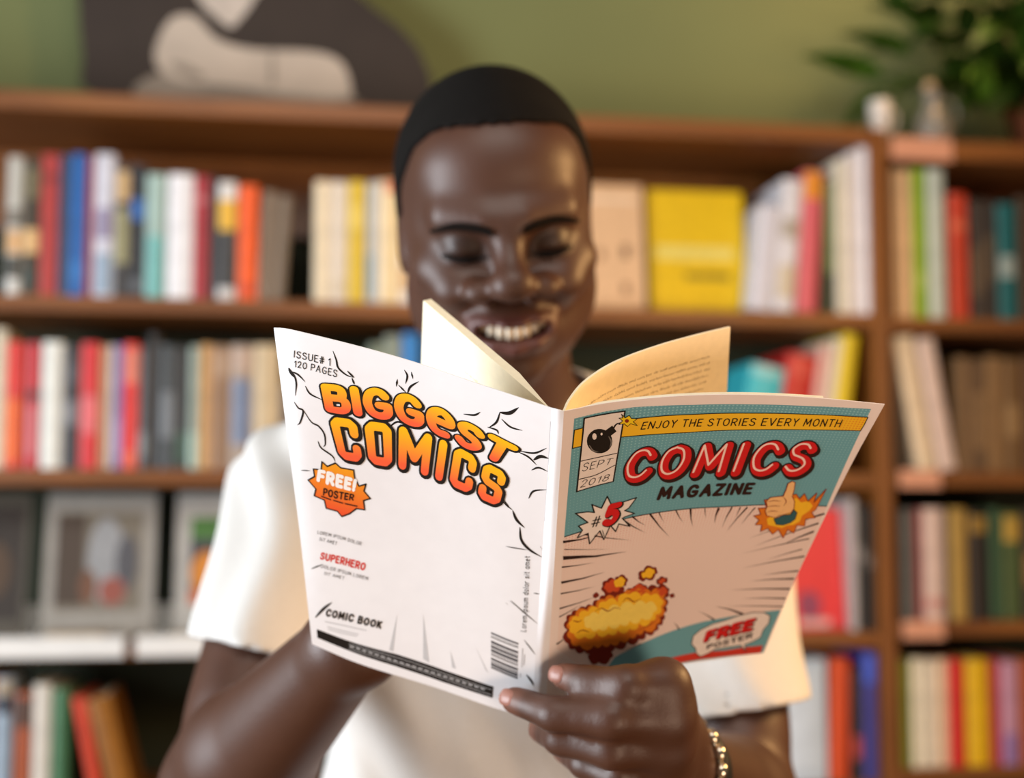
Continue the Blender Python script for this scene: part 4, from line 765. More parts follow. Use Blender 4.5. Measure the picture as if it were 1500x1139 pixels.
# stroke letters: every glyph is a set of pen lines in a box one em high; 's' lines are smoothed
def _g(w, *ls): return (w, ls)
C_ = ('s', [(.66, .78), (.52, .95), (.33, 1), (.12, .88), (0, .5), (.12, .12), (.33, 0), (.52, .05), (.66, .22)])
O_ = ('s', [(.34, 1), (.1, .86), (0, .5), (.1, .14), (.34, 0), (.58, .14), (.68, .5), (.58, .86), (.34, 1)])
S_ = ('s', [(.56, .84), (.42, .98), (.18, .98), (.03, .8), (.12, .6), (.3, .52), (.48, .42), (.58, .22), (.42, .02), (.18, 0), (.0, .15)])
GL = {
 'A': _g(.7, ('l', [(0, 0), (.35, 1), (.7, 0)]), ('l', [(.14, .34), (.56, .34)])),
 'B': _g(.58, ('l', [(0, 0), (0, 1)]), ('s', [(0, 1), (.34, 1), (.5, .9), (.5, .66), (.34, .55), (0, .54)]), ('s', [(0, .54), (.38, .54), (.57, .42), (.57, .14), (.4, 0), (0, 0)])),
 'C': _g(.66, C_), 'O': _g(.68, O_), 'S': _g(.58, S_), '0': _g(.6, ('s', [(x * .88, y) for x, y in O_[1]])),
 'D': _g(.62, ('l', [(0, 0), (0, 1)]), ('s', [(0, 1), (.3, 1), (.54, .84), (.62, .5), (.54, .16), (.3, 0), (0, 0)])),
 'E': _g(.5, ('l', [(.5, 1), (0, 1), (0, 0), (.5, 0)]), ('l', [(0, .52), (.42, .52)])),
 'F': _g(.5, ('l', [(.5, 1), (0, 1), (0, 0)]), ('l', [(0, .5), (.42, .5)])),
 'G': _g(.68, ('s', [(.6, .84), (.48, .97), (.3, 1), (.1, .86), (0, .5), (.1, .13), (.33, 0), (.55, .05), (.66, .2)]), ('l', [(.66, .2), (.66, .44), (.38, .44)])),
 'H': _g(.6, ('l', [(0, 0), (0, 1)]), ('l', [(.6, 0), (.6, 1)]), ('l', [(0, .5), (.6, .5)])),
 'I': _g(.05, ('l', [(.02, 0), (.02, 1)])),
 'J': _g(.42, ('s', [(.42, 1), (.42, .3), (.34, .06), (.18, 0), (0, .12)])),
 'K': _g(.56, ('l', [(0, 0), (0, 1)]), ('l', [(.54, 1), (0, .42)]), ('l', [(.2, .6), (.56, 0)])),
 'L': _g(.46, ('l', [(0, 1), (0, 0), (.46, 0)])),
 'M': _g(.8, ('l', [(0, 0), (.06, 1), (.4, .25), (.74, 1), (.8, 0)])),
 'N': _g(.62, ('l', [(0, 0), (0, 1), (.62, 0), (.62, 1)])),
 'P': _g(.54, ('l', [(0, 0), (0, 1)]), ('s', [(0, 1), (.34, 1), (.54, .88), (.54, .6), (.34, .46), (0, .45)])),
 'R': _g(.58, ('l', [(0, 0), (0, 1)]), ('s', [(0, 1), (.34, 1), (.54, .88), (.54, .62), (.34, .48), (0, .47)]), ('l', [(.26, .46), (.58, 0)])),
 'T': _g(.6, ('l', [(0, 1), (.6, 1)]), ('l', [(.3, 1), (.3, 0)])),
 'U': _g(.62, ('s', [(0, 1), (0, .35), (.1, .08), (.31, 0), (.52, .08), (.62, .35), (.62, 1)])),
 'V': _g(.66, ('l', [(0, 1), (.33, 0), (.66, 1)])),
 'Y': _g(.6, ('l', [(0, 1), (.3, .5), (.6, 1)]), ('l', [(.3, .5), (.3, 0)])),
 'Z': _g(.58, ('l', [(0, 1), (.58, 1), (0, 0), (.58, 0)])),
 '1': _g(.22, ('l', [(0, .78), (.2, 1), (.2, 0)])),
 '2': _g(.54, ('s', [(.02, .76), (.12, .95), (.3, 1), (.48, .9), (.5, .7), (.35, .42), (.02, .02)]), ('l', [(.02, 0), (.54, 0)])),
 '5': _g(.54, ('l', [(.54, 1), (.12, 1), (.07, .56)]), ('s', [(.07, .56), (.22, .64), (.42, .58), (.54, .34), (.44, .08), (.24, 0), (.02, .12)])),
 '8': _g(.56, ('s', [(.28, .54), (.1, .62), (.05, .8), (.15, .96), (.28, 1), (.41, .96), (.51, .8), (.46, .62), (.28, .54), (.08, .44), (0, .24), (.1, .05), (.28, 0), (.46, .05), (.56, .24), (.48, .44), (.28, .54)])),
 '#': _g(.66, ('l', [(.16, 0), (.26, 1)]), ('l', [(.42, 0), (.52, 1)]), ('l', [(0, .34), (.62, .34)]), ('l', [(.04, .68), (.66, .68)])),
 '!': _g(.05, ('l', [(.02, 1), (.02, .36)]), ('l', [(.02, .06), (.02, .02)])),
 'e': _g(.6, ('s', [(.06, .5), (.3, .5), (.6, .53), (.57, .78), (.34, .95), (.1, .8), (0, .48), (.08, .14), (.28, .0), (.5, .02)])),
 's': _g(.56, ('s', [(x, y * .94) for x, y in S_[1]])),
 'r': _g(.3, ('l', [(0, 0), (0, .66)]), ('s', [(0, .42), (.12, .62), (.3, .64)])),
 'o': _g(.44, ('s', [(x * .65, y * .68) for x, y in O_[1]])),
 'm': _g(.7, ('l', [(0, 0), (0, .68)]), ('s', [(0, .45), (.12, .66), (.28, .64), (.35, .45), (.35, 0)]), ('s', [(.35, .45), (.48, .66), (.64, .64), (.7, .45), (.7, 0)])),
 'i': _g(.05, ('l', [(.02, 0), (.02, .66)]), ('l', [(.02, .88), (.02, .92)])),
 'p': _g(.44, ('l', [(0, -.3), (0, .66)]), ('s', [(0, .5), (.2, .68), (.42, .52), (.42, .16), (.2, 0), (0, .16)])),
 'u': _g(.42, ('s', [(0, .66), (0, .2), (.16, 0), (.34, .06), (.42, .26)]), ('l', [(.42, .66), (.42, 0)])),
 'd': _g(.44, ('l', [(.44, 0), (.44, 1)]), ('s', [(.44, .5), (.24, .68), (.02, .52), (.02, .16), (.24, 0), (.44, .16)])),
 'l': _g(.05, ('l', [(.02, 0), (.02, 1)])),
 't': _g(.3, ('l', [(.14, .95), (.14, .08), (.28, 0)]), ('l', [(0, .66), (.3, .66)])),
 'a': _g(.42, ('l', [(.42, 0), (.42, .66)]), ('s', [(.42, .5), (.22, .68), (.02, .5), (.02, .16), (.22, 0), (.42, .16)])),
}
OCT = {
 'C': _g(.5, ('l', [(.5, .7), (.5, .9), (.4, 1), (.1, 1), (0, .9), (0, .1), (.1, 0), (.4, 0), (.5, .1), (.5, .26)])),
 'O': _g(.5, ('l', [(.1, 1), (.4, 1), (.5, .9), (.5, .1), (.4, 0), (.1, 0), (0, .1), (0, .9), (.1, 1)])),
 'M': _g(.72, ('l', [(0, 0), (0, 1), (.36, .3), (.72, 1), (.72, 0)])),
 'I': _g(.04, ('l', [(.02, 0), (.02, 1)])),
 'S': _g(.5, ('l', [(.5, .74), (.5, .9), (.4, 1), (.1, 1), (0, .9), (0, .64), (.1, .54), (.4, .48), (.5, .38), (.5, .1), (.4, 0), (.1, 0), (0, .1), (0, .26)])),
}
LOW = dict(GL)
for _c in 'es': LOW[_c] = _g(.42, *[(k_, [(x * .72, y * .68) for x, y in p_]) for k_, p_ in GL[_c][1]])
PCOL = dict(ink='191614', inkgrey='3a3836', inkbrown='2a1512', fold='b9bcc2', greyline='a7a9ac', palegrey='c9cccf', palespike='c3c6ca', bar='55565a', white='f4f2ee',
            red='d42a22', redbrown='8a2a16', boxwhite='ece4de', stripe='cc3a2c', exdark='7a2414', exred='cc5028', exorange='dd7d22', exyellow='f4bf2c', expale='f5d966',
            spark='f2d21e', cuff='2f5f68', thumbskin='f0c184', grey='77736e', titlered='d01d20', palepink='f6d9cf')
def print_mat(k):
    key = 'print_' + k
    if key in MATS: return MATS[key]
    if k in PCOL: return mat(key, PCOL[k], rough=.5, noise=.03, scale=300, spec=.3)
    m = bpy.data.materials.new(key); m.use_nodes = True; nt = m.node_tree; b = nt.nodes['Principled BSDF']
    b.inputs['Roughness'].default_value = .5; b.inputs['Specular IOR Level'].default_value = .3
    uv = nt.nodes.new('ShaderNodeUVMap'); L = nt.links
    if k in ('grad', 'burst'):
        sp = nt.nodes.new('ShaderNodeSeparateXYZ'); L.new(uv.outputs[0], sp.inputs[0])
        rp = nt.nodes.new('ShaderNodeValToRGB'); e = rp.color_ramp.elements
        if k == 'grad':
            e[0].position, e[1].position = .12, .92
            e[0].color = lin('f0603a') + (1,); e[1].color = lin('f5b813') + (1,)
            L.new(sp.outputs['Y'], rp.inputs[0])
        else:
            mr = nt.nodes.new('ShaderNodeMapRange'); mr.inputs['From Min'].default_value = 100; mr.inputs['From Max'].default_value = 134
            e[0].color = lin('e8552c') + (1,); e[1].color = lin('f0a31a') + (1,)
            L.new(sp.outputs['Y'], mr.inputs['Value']); L.new(mr.outputs[0], rp.inputs[0])
        L.new(rp.outputs['Color'], b.inputs['Base Color'])
    else:      # halftone screens: (ground, dot, pitch mm, dot radius)
        g, d, pitch, rad = {'teal': ('6aa6b3', '8fc3c9', 1.9, .22), 'raysground': ('ecd9d0', 'd98e80', 1.7, .2), 'banner': ('f2c02a', 'e8922a', 1.7, .17)}[k]
        sc = nt.nodes.new('ShaderNodeVectorMath'); sc.operation = 'SCALE'; sc.inputs['Scale'].default_value = 1 / pitch
        fr = nt.nodes.new('ShaderNodeVectorMath'); fr.operation = 'FRACTION'
        sb = nt.nodes.new('ShaderNodeVectorMath'); sb.operation = 'SUBTRACT'; sb.inputs[1].default_value = (.5, .5, 0)
        ln = nt.nodes.new('ShaderNodeVectorMath'); ln.operation = 'LENGTH'
        lt = nt.nodes.new('ShaderNodeMath'); lt.operation = 'LESS_THAN'
        L.new(uv.outputs[0], sc.inputs[0]); L.new(sc.outputs[0], fr.inputs[0]); L.new(fr.outputs[0], sb.inputs[0]); L.new(sb.outputs[0], ln.inputs[0]); L.new(ln.outputs['Value'], lt.inputs[0])
        sx = nt.nodes.new('ShaderNodeSeparateXYZ'); L.new(uv.outputs[0], sx.inputs[0])
        mr = nt.nodes.new('ShaderNodeMapRange')       # dot size falls off where the printed screen fades
        if k == 'teal': src, a, c2_, lo, hi = 'Y', 150, 208, .12, .28
        elif k == 'raysground': src, a, c2_, lo, hi = 'Y', 85, 140, .0, .26
        else: src, a, c2_, lo, hi = 'X', 118, 145, .0, .3
        mr.inputs['From Min'].default_value = a; mr.inputs['From Max'].default_value = c2_; mr.inputs['To Min'].default_value = lo; mr.inputs['To Max'].default_value = hi
        L.new(sx.outputs[src], mr.inputs['Value']); L.new(mr.outputs[0], lt.inputs[1])
        mx = nt.nodes.new('ShaderNodeMix'); mx.data_type = 'RGBA'; mx.inputs['A'].default_value = lin(g) + (1,); mx.inputs['B'].default_value = lin(d) + (1,)
        L.new(lt.outputs[0], mx.inputs['Factor']); L.new(mx.outputs['Result'], b.inputs['Base Color'])
    MATS[key] = m
    return m

class Flat:
    """flat print collected in paper millimetres, then laid on a sheet"""
    def __init__(self): self.v = []; self.uv = []; self.f = []; self.hh = []; self.k = 0
    def step(self):
        # pieces of one colour that overlap lie a hair above one another
        self.k += 1; self.hh += [(self.k % 60) * 4e-7] * (len(self.v) - len(self.hh))
    def quadstrip(self, L, R, uvL=None, uvR=None):
        b = len(self.v); n = len(L)
        for i in range(n):
            self.v += [L[i], R[i]]; self.uv += [uvL[i] if uvL is not None else L[i], uvR[i] if uvR is not None else R[i]]
        for i in range(n - 1): self.f.append((b + 2 * i, b + 2 * i + 1, b + 2 * i + 3, b + 2 * i + 2))
        self.step()
    def fan(self, pts, uvs=None):
        b = len(self.v); self.v += list(pts); self.uv += list(uvs if uvs is not None else pts); self.f.append(tuple(range(b, b + len(pts)))); self.step()
    def poly(self, pts, grid=4.0):
        bm = bmesh.new()
        bm.faces.new([bm.verts.new((x, y, 0)) for x, y in pts]).normal_update()
        bmesh.ops.triangulate(bm, faces=bm.faces[:], ngon_method='EAR_CLIP')
        for ax in (0, 1):
            lo = min(p[ax] for p in pts); hi = max(p[ax] for p in pts); k = math.ceil(lo / grid) * grid
            while k < hi:
                co = [0, 0, 0]; no = [0, 0, 0]; co[ax] = k; no[ax] = 1
                bmesh.ops.bisect_plane(bm, geom=bm.verts[:] + bm.edges[:] + bm.faces[:], plane_co=co, plane_no=no); k += grid
        b = len(self.v); bm.verts.index_update()
        for v in bm.verts: self.v.append((v.co.x, v.co.y)); self.uv.append((v.co.x, v.co.y))
        for f in bm.faces: self.f.append(tuple(b + v.index for v in f.verts))
        bm.free(); self.step()
    def lay(self, name, sheet, layer, mk, parent, base=0.0):
        if not self.v: return None
        a = np.array(self.v, float)
        u = np.clip(a[:, 0] / W_MM, 0, 1); v = np.clip(a[:, 1] / H_MM, 0, 1)
        co = sheet.off(u, v, (base + 4e-5 * layer + np.array(self.hh))[:, None])
        # wind towards the outside
        n = sheet.normal(u, v); fs = []
        for f in self.f:
            k = np.cross(co[f[1]] - co[f[0]], co[f[2]] - co[f[0]])
            fs.append(f if k @ n[f[0]] >= 0 else f[::-1])
        o = mesh_obj(name, co, fs, print_mat(mk) if isinstance(mk, str) else mk, parent)
        uvl = o.data.uv_layers.new(name='UVMap')
        idx = np.empty(len(o.data.loops), int); o.data.loops.foreach_get('vertex_index', idx)
        uvl.data.foreach_set('uv', np.array(self.uv, float)[idx].ravel())
        return o

def dense(line, kind, step):
    p = catmull(line, 5) if kind == 's' else np.array(line, float)
    out = [p[0]]
    for a, b in zip(p[:-1], p[1:]):
        n = max(1, int(math.ceil(np.linalg.norm(b - a) / step)))
        for j in range(1, n + 1): out.append(a + (b - a) * j / n)
    return np.array(out)
def normals2(p):
    d = np.gradient(p, axis=0); d /= np.maximum(1e-9, np.linalg.norm(d, axis=1, keepdims=True))
    return np.stack([-d[:, 1], d[:, 0]], 1)
def stroke_into(flat, p, kind, w, fmap, uvf, corners=(), caps=True):
    """pen line of width w in em space, mapped to paper by fmap"""
    if kind == 's':
        n = normals2(p) * w / 2; runs = [(p + n, p - n)]; ends = [p[0], p[-1]]
    else:
        runs = []; ends = list(corners)
        for a, b in zip(corners[:-1], corners[1:]):
            a = np.array(a); b = np.array(b); d = b - a; ln = np.linalg.norm(d)
            if ln < 1e-9: continue
            n = np.array([-d[1], d[0]]) / ln * w / 2; k = max(1, int(math.ceil(ln / .25)))
            q = np.array([a + d * j / k for j in range(k + 1)]); runs.append((q + n, q - n))
    for L, R in runs: flat.quadstrip(fmap(L), fmap(R), uvf(L), uvf(R))
    if caps:
        for e in ends:
            c = np.array([(e[0] + w / 2 * math.cos(t), e[1] + w / 2 * math.sin(t)) for t in np.linspace(0, 2 * math.pi, 12, endpoint=False)])
            flat.fan(fmap(c), uvf(c))

STYLE = {   # pen width, gap, shear, glyph set, passes: (colour, extra width, dx, dy, layer step)
 'biggest': (.235, .03, 0, GL, [('ink', .12, .015, -.02, 0), ('grad', 0, 0, 0, 1)]),
 'octo': (.20, .16, 0, OCT, [('ink', .14, .02, -.015, 2), ('grad', 0, 0, 0, 3)]),
 'caption': (.12, .2, 0, GL, [('ink', 0, 0, 0, 0)]), 'tiny': (.105, .2, 0, GL, [('inkgrey', 0, 0, 0, 0)]),
 'free': (.27, .05, 0, GL, [('white', 0, 0, 0, 0)]), 'darkbold': (.2, .1, 0, GL, [('inkbrown', 0, 0, 0, 0)]),
 'redcap': (.2, .12, .1, GL, [('red', 0, 0, 0, 0)]), 'comicbook': (.23, .12, .1, GL, [('ink', 0, 0, 0, 0)]),
 'lower': (.11, .17, 0, LOW, [('ink', 0, 0, 0, 0)]), 'thin': (.085, .22, .12, GL, [('ink', 0, 0, 0, 0)]),
 'thinb': (.1, .1, .1, GL, [('ink', 0, 0, 0, 0)]), 'hand': (.12, .2, .18, GL, [('ink', 0, 0, 0, 0)]),
 'comics': (.235, .11, .14, GL, [('inkbrown', .09, .06, -.06, 0), ('inkbrown', .07, 0, 0, 1), ('titlered', 0, 0, 0, 2), ('palepink', -.185, -.065, .05, 3)]),
 'magazine': (.23, .09, .12, GL, [('inkbrown', 0, 0, 0, 0)]),
 'five': (.26, .1, .1, GL, [('ink', .06, .05, -.04, 0), ('titlered', 0, 0, 0, 1)]),
 'freered': (.25, .06, .12, GL, [('inkbrown', .08, .05, -.05, 0), ('titlered', 0, 0, 0, 1)]),
}
def put_text(it, sheet, parent):
    fw, gap, shear, glyphs, passes = STYLE[it['style']]
    ins = fw / 2; ks = 1 - fw
    x = 0; placed = []
    for ch in it['text']:
        if ch == ' ': x += .42; continue
        w, ls = glyphs[ch]
        placed.append((x, ls)); x += w * ks + fw + gap
    total = x - gap
    cb, ct = catmull(it['bot'], 30), catmull(it['top'], 30)
    tb, tt = np.linspace(0, 1, len(cb)), np.linspace(0, 1, len(ct))
    def fmap(q):
        s = q[:, 0] / total; t = q[:, 1]; s = s + shear * (t - .5) / total
        b = np.stack([np.interp(s, tb, cb[:, k]) for k in (0, 1)], 1); a = np.stack([np.interp(s, tt, ct[:, k]) for k in (0, 1)], 1)
        ov = np.where(s > 1, s - 1, np.where(s < 0, s, 0))[:, None]          # letters may lean past the ends
        b = b + ov * (cb[-1] - cb[0]); a = a + ov * (ct[-1] - ct[0])
        return b + (a - b) * t[:, None]
    uvf = lambda q: np.stack([q[:, 0], q[:, 1]], 1)
    for (mk, extra, dx, dy, ly) in passes:
        fl = Flat()
        for x0, ls in placed:
            for kind, pts in ls:
                q = np.array([(x0 + ins + px * ks + dx, ins + py * ks + dy) for px, py in pts])
                p = catmull(q, 6) if kind == 's' else q
                stroke_into(fl, p, kind, fw + extra, fmap, uvf, corners=q)
        fl.lay(it['name'], sheet, it.get('layer', 4) + ly, mk, parent)

def put_ink(it, sheet, parent):
    if 1 < len(it['lines']) <= 3:
        for l in it['lines']: put_ink(dict(it, lines=[l]), sheet, parent)
        return
    fl = Flat()
    for line in it['lines']:
        p = dense(line, 's' if len(line) > 2 else 'l', 3.0)
        n = normals2(p); t = np.linspace(0, 1, len(p))
        tp = it.get('taper', 1)
        w = it['w'] / 2 * ((np.sin(np.pi * np.clip(t * .92 + .06, 0, 1)) ** .8) if tp else np.ones(len(p)))
        fl.quadstrip(p + n * w[:, None], p - n * w[:, None])
    fl.lay(it['name'], sheet, it['layer'], it['col'], parent)

def put_poly(it, sheet, parent):
    if 1 < len(it['polys']) <= 6:
        for l in it['polys']: put_poly(dict(it, polys=[l]), sheet, parent)
        return
    fl = Flat()
    for p in it['polys']: fl.poly(p)
    fl.lay(it['name'], sheet, it['layer'], it['col'], parent)
    if 'outline' in it:
        c, w = it['outline']; fo = Flat()
        for p in it['polys']:
            q = list(p) + [p[0]]
            for a, b in zip(q[:-1], q[1:]):
                a = np.array(a); b = np.array(b); d = b - a; L = np.linalg.norm(d)
                if L < 1e-6: continue
                d /= L; n = np.array([-d[1], d[0]]) * w / 2; k = max(1, int(L / 5))
                r = np.array([a - d * w * .35 + (b - a + d * w * .7) * j / k for j in range(k + 1)])
                fo.quadstrip(r + n, r - n)
        fo.lay('outline', sheet, it['layer'] + 1, c, parent)

def thick_sheet(name, S, h0, h1, m, parent, u0=0., u1=1., v0=0., v1=1., nu=40, nv=40, taper=0):
    u = np.linspace(u0, u1, nu + 1); v = np.linspace(v0, v1, nv + 1)
    U, V = np.meshgrid(u, v, indexing='ij')
    A = S.off(U, V, h0).reshape(-1, 3)
    k = np.clip((U - u0) / max(1e-6, taper), .12, 1)[..., None] if taper else 1.0
    B = (S.at(U, V) + S.normal(U, V) * (h0 + (h1 - h0) * k)).reshape(-1, 3)
    N = len(A); idx = np.arange(N).reshape(nu + 1, nv + 1); fs = []
    for i in range(nu):
        for j in range(nv):
            a, b, c, d = idx[i, j], idx[i + 1, j], idx[i + 1, j + 1], idx[i, j + 1]
            fs += [(a, b, c, d), (N + d, N + c, N + b, N + a)]
    rim = list(idx[:, 0]) + list(idx[-1, 1:]) + list(idx[-2::-1, -1]) + list(idx[0, -2:0:-1])
    for p, q in zip(rim, rim[1:] + rim[:1]): fs.append((q, p, N + p, N + q))
    bm = bmesh.new(); vs = [bm.verts.new(x) for x in np.concatenate([A, B])]
    for f in fs: bm.faces.new([vs[i] for i in f])
    bmesh.ops.recalc_face_normals(bm, faces=bm.faces[:])
    for e in bm.edges:
        if len(e.link_faces) == 2 and e.calc_face_angle(0) > .6: e.smooth = False
    me = bpy.data.meshes.new(name); bm.to_mesh(me); bm.free()
    me.polygons.foreach_set('use_smooth', [True] * len(me.polygons)); me.materials.append(m)
    o = bpy.data.objects.new(name, me); COL.objects.link(o)
    if parent: o.parent = parent
    return o

base = Vector(P(789, 1048, .846))
comic = empty('comic_book', base)
tag(comic, 'open comic book with white back cover and teal front cover held by the man', 'comic book')
def shift(o): o.location = -base; return o
cover_m = mat('cover_paper', 'eceef2', rough=.38, noise=.015, scale=90, spec=.4)
cover_r = mat('cover_paper_front', 'efe3dd', rough=.38, noise=.015, scale=90, spec=.4)
leaf_m = mat('page_paper', 'f6e9cb', rough=.75, noise=.03, scale=200)
back = shift(thick_sheet('back_cover', BACK, 0, -.0004, cover_m, comic))
back['label'] = 'white back cover with orange comic lettering'
front = shift(thick_sheet('front_cover', FRONT, 0, -.0004, cover_r, comic))
front['label'] = 'teal and cream front cover with red title'
for it in PRINT:
    S_k, par = (BACK, back) if it['k'] == 'B' else (FRONT, front)
    {'text': put_text, 'ink': put_ink, 'poly': put_poly}[it['t']](it, S_k, par)
# spine strip between the hinges, slightly rounded
mid = [((a[0] + b[0]) / 2, (a[1] + b[1]) / 2, (a[2] + b[2]) / 2 - .0012) for a, b in ((SB, RB), (ST, RT))]
SPINE = Sheet([SB, mid[0], RB], [ST, mid[1], RT], [SB, (794, 819, .789), (806, 640, .735), ST], [RB, (804, 960, .826), (816, 760, .768), RT], 1)
shift(thick_sheet('spine', SPINE, 0, -.0004, cover_m, comic, nu=8))
# pages: thick block leaning back on the left, one bent bunch of leaves on the right, the rest along the front cover
LB = Sheet([(788, 1040, .850), (700, 965, .905), (606, 900, .955)], [(810, 603, .7235), (795, 590, .731), (750, 551, .757), (700, 508, .787), (660, 474, .812), (620, 440, .838)],
           [(788, 1040, .850), (796, 820, .79), (810, 603, .7235)], [(606, 900, .955), (613, 660, .895), (620, 440, .838)], -1)
blk = shift(thick_sheet('page_block', LB, 0, -.0052, leaf_m, comic, taper=.3))
RL = Sheet([(797, 1040, .850), (880, 950, .895), (1030, 860, .945)], [(827, 603, .7230), (836, 584, .733), (858, 558, .748), (900, 531, .764), (960, 508, .783), (1020, 491, .803), (1070, 479, .821)],
           [(797, 1040, .850), (812, 820, .79), (827, 603, .7230)], [(1030, 860, .945), (1058, 660, .878), (1070, 479, .821)], 1)
leafs = shift(thick_sheet('page_leaves', RL, 0, -.0012, leaf_m, comic))
shift(thick_sheet('front_pages', FRONT, -.0005, -.0030, leaf_m, comic, u0=.015, u1=.80, v0=.01, v1=.995, taper=.1))
# small print on the leaves: lines of tiny words
random.seed(3)
def small_print(sheet, parent, u0, u1, v0, rows, pitch, col):
    fl = Flat()
    for r in range(rows):
        b = v0 - r * pitch; x = u0 + random.uniform(0, 3) if r % 5 == 0 else u0
        while x < u1 - 3:
            w = random.uniform(3, 9)
            y = x
            while y < min(x + w, u1):
                h = random.choice((1.0, 1.0, 1.0, 1.6)); g = random.uniform(.6, 1.1)
                q = np.array([(y, b), (y, b + h), (y + .32, b + h), (y + .32, b)]); fl.fan(q)
                q = np.array([(y, b + .75), (y, b + 1.0), (y + g * .8, b + 1.0), (y + g * .8, b + .75)]) if random.random() < .6 else np.array([(y, b), (y, b + .25), (y + g * .8, b + .25), (y + g * .8, b)])
                fl.fan(q); y += g + .35
            x += w + 1.6
    o = fl.lay('small_print', sheet, 1.2, mat('print_fadedink', col, rough=.6, noise=.05), parent)
    return o
small_print(RL, leafs, 36, 138, 190, 20, 4.4, '7d6a4c')
small_print(LB, blk, 40, 100, 186, 16, 4.4, 'cbb995')

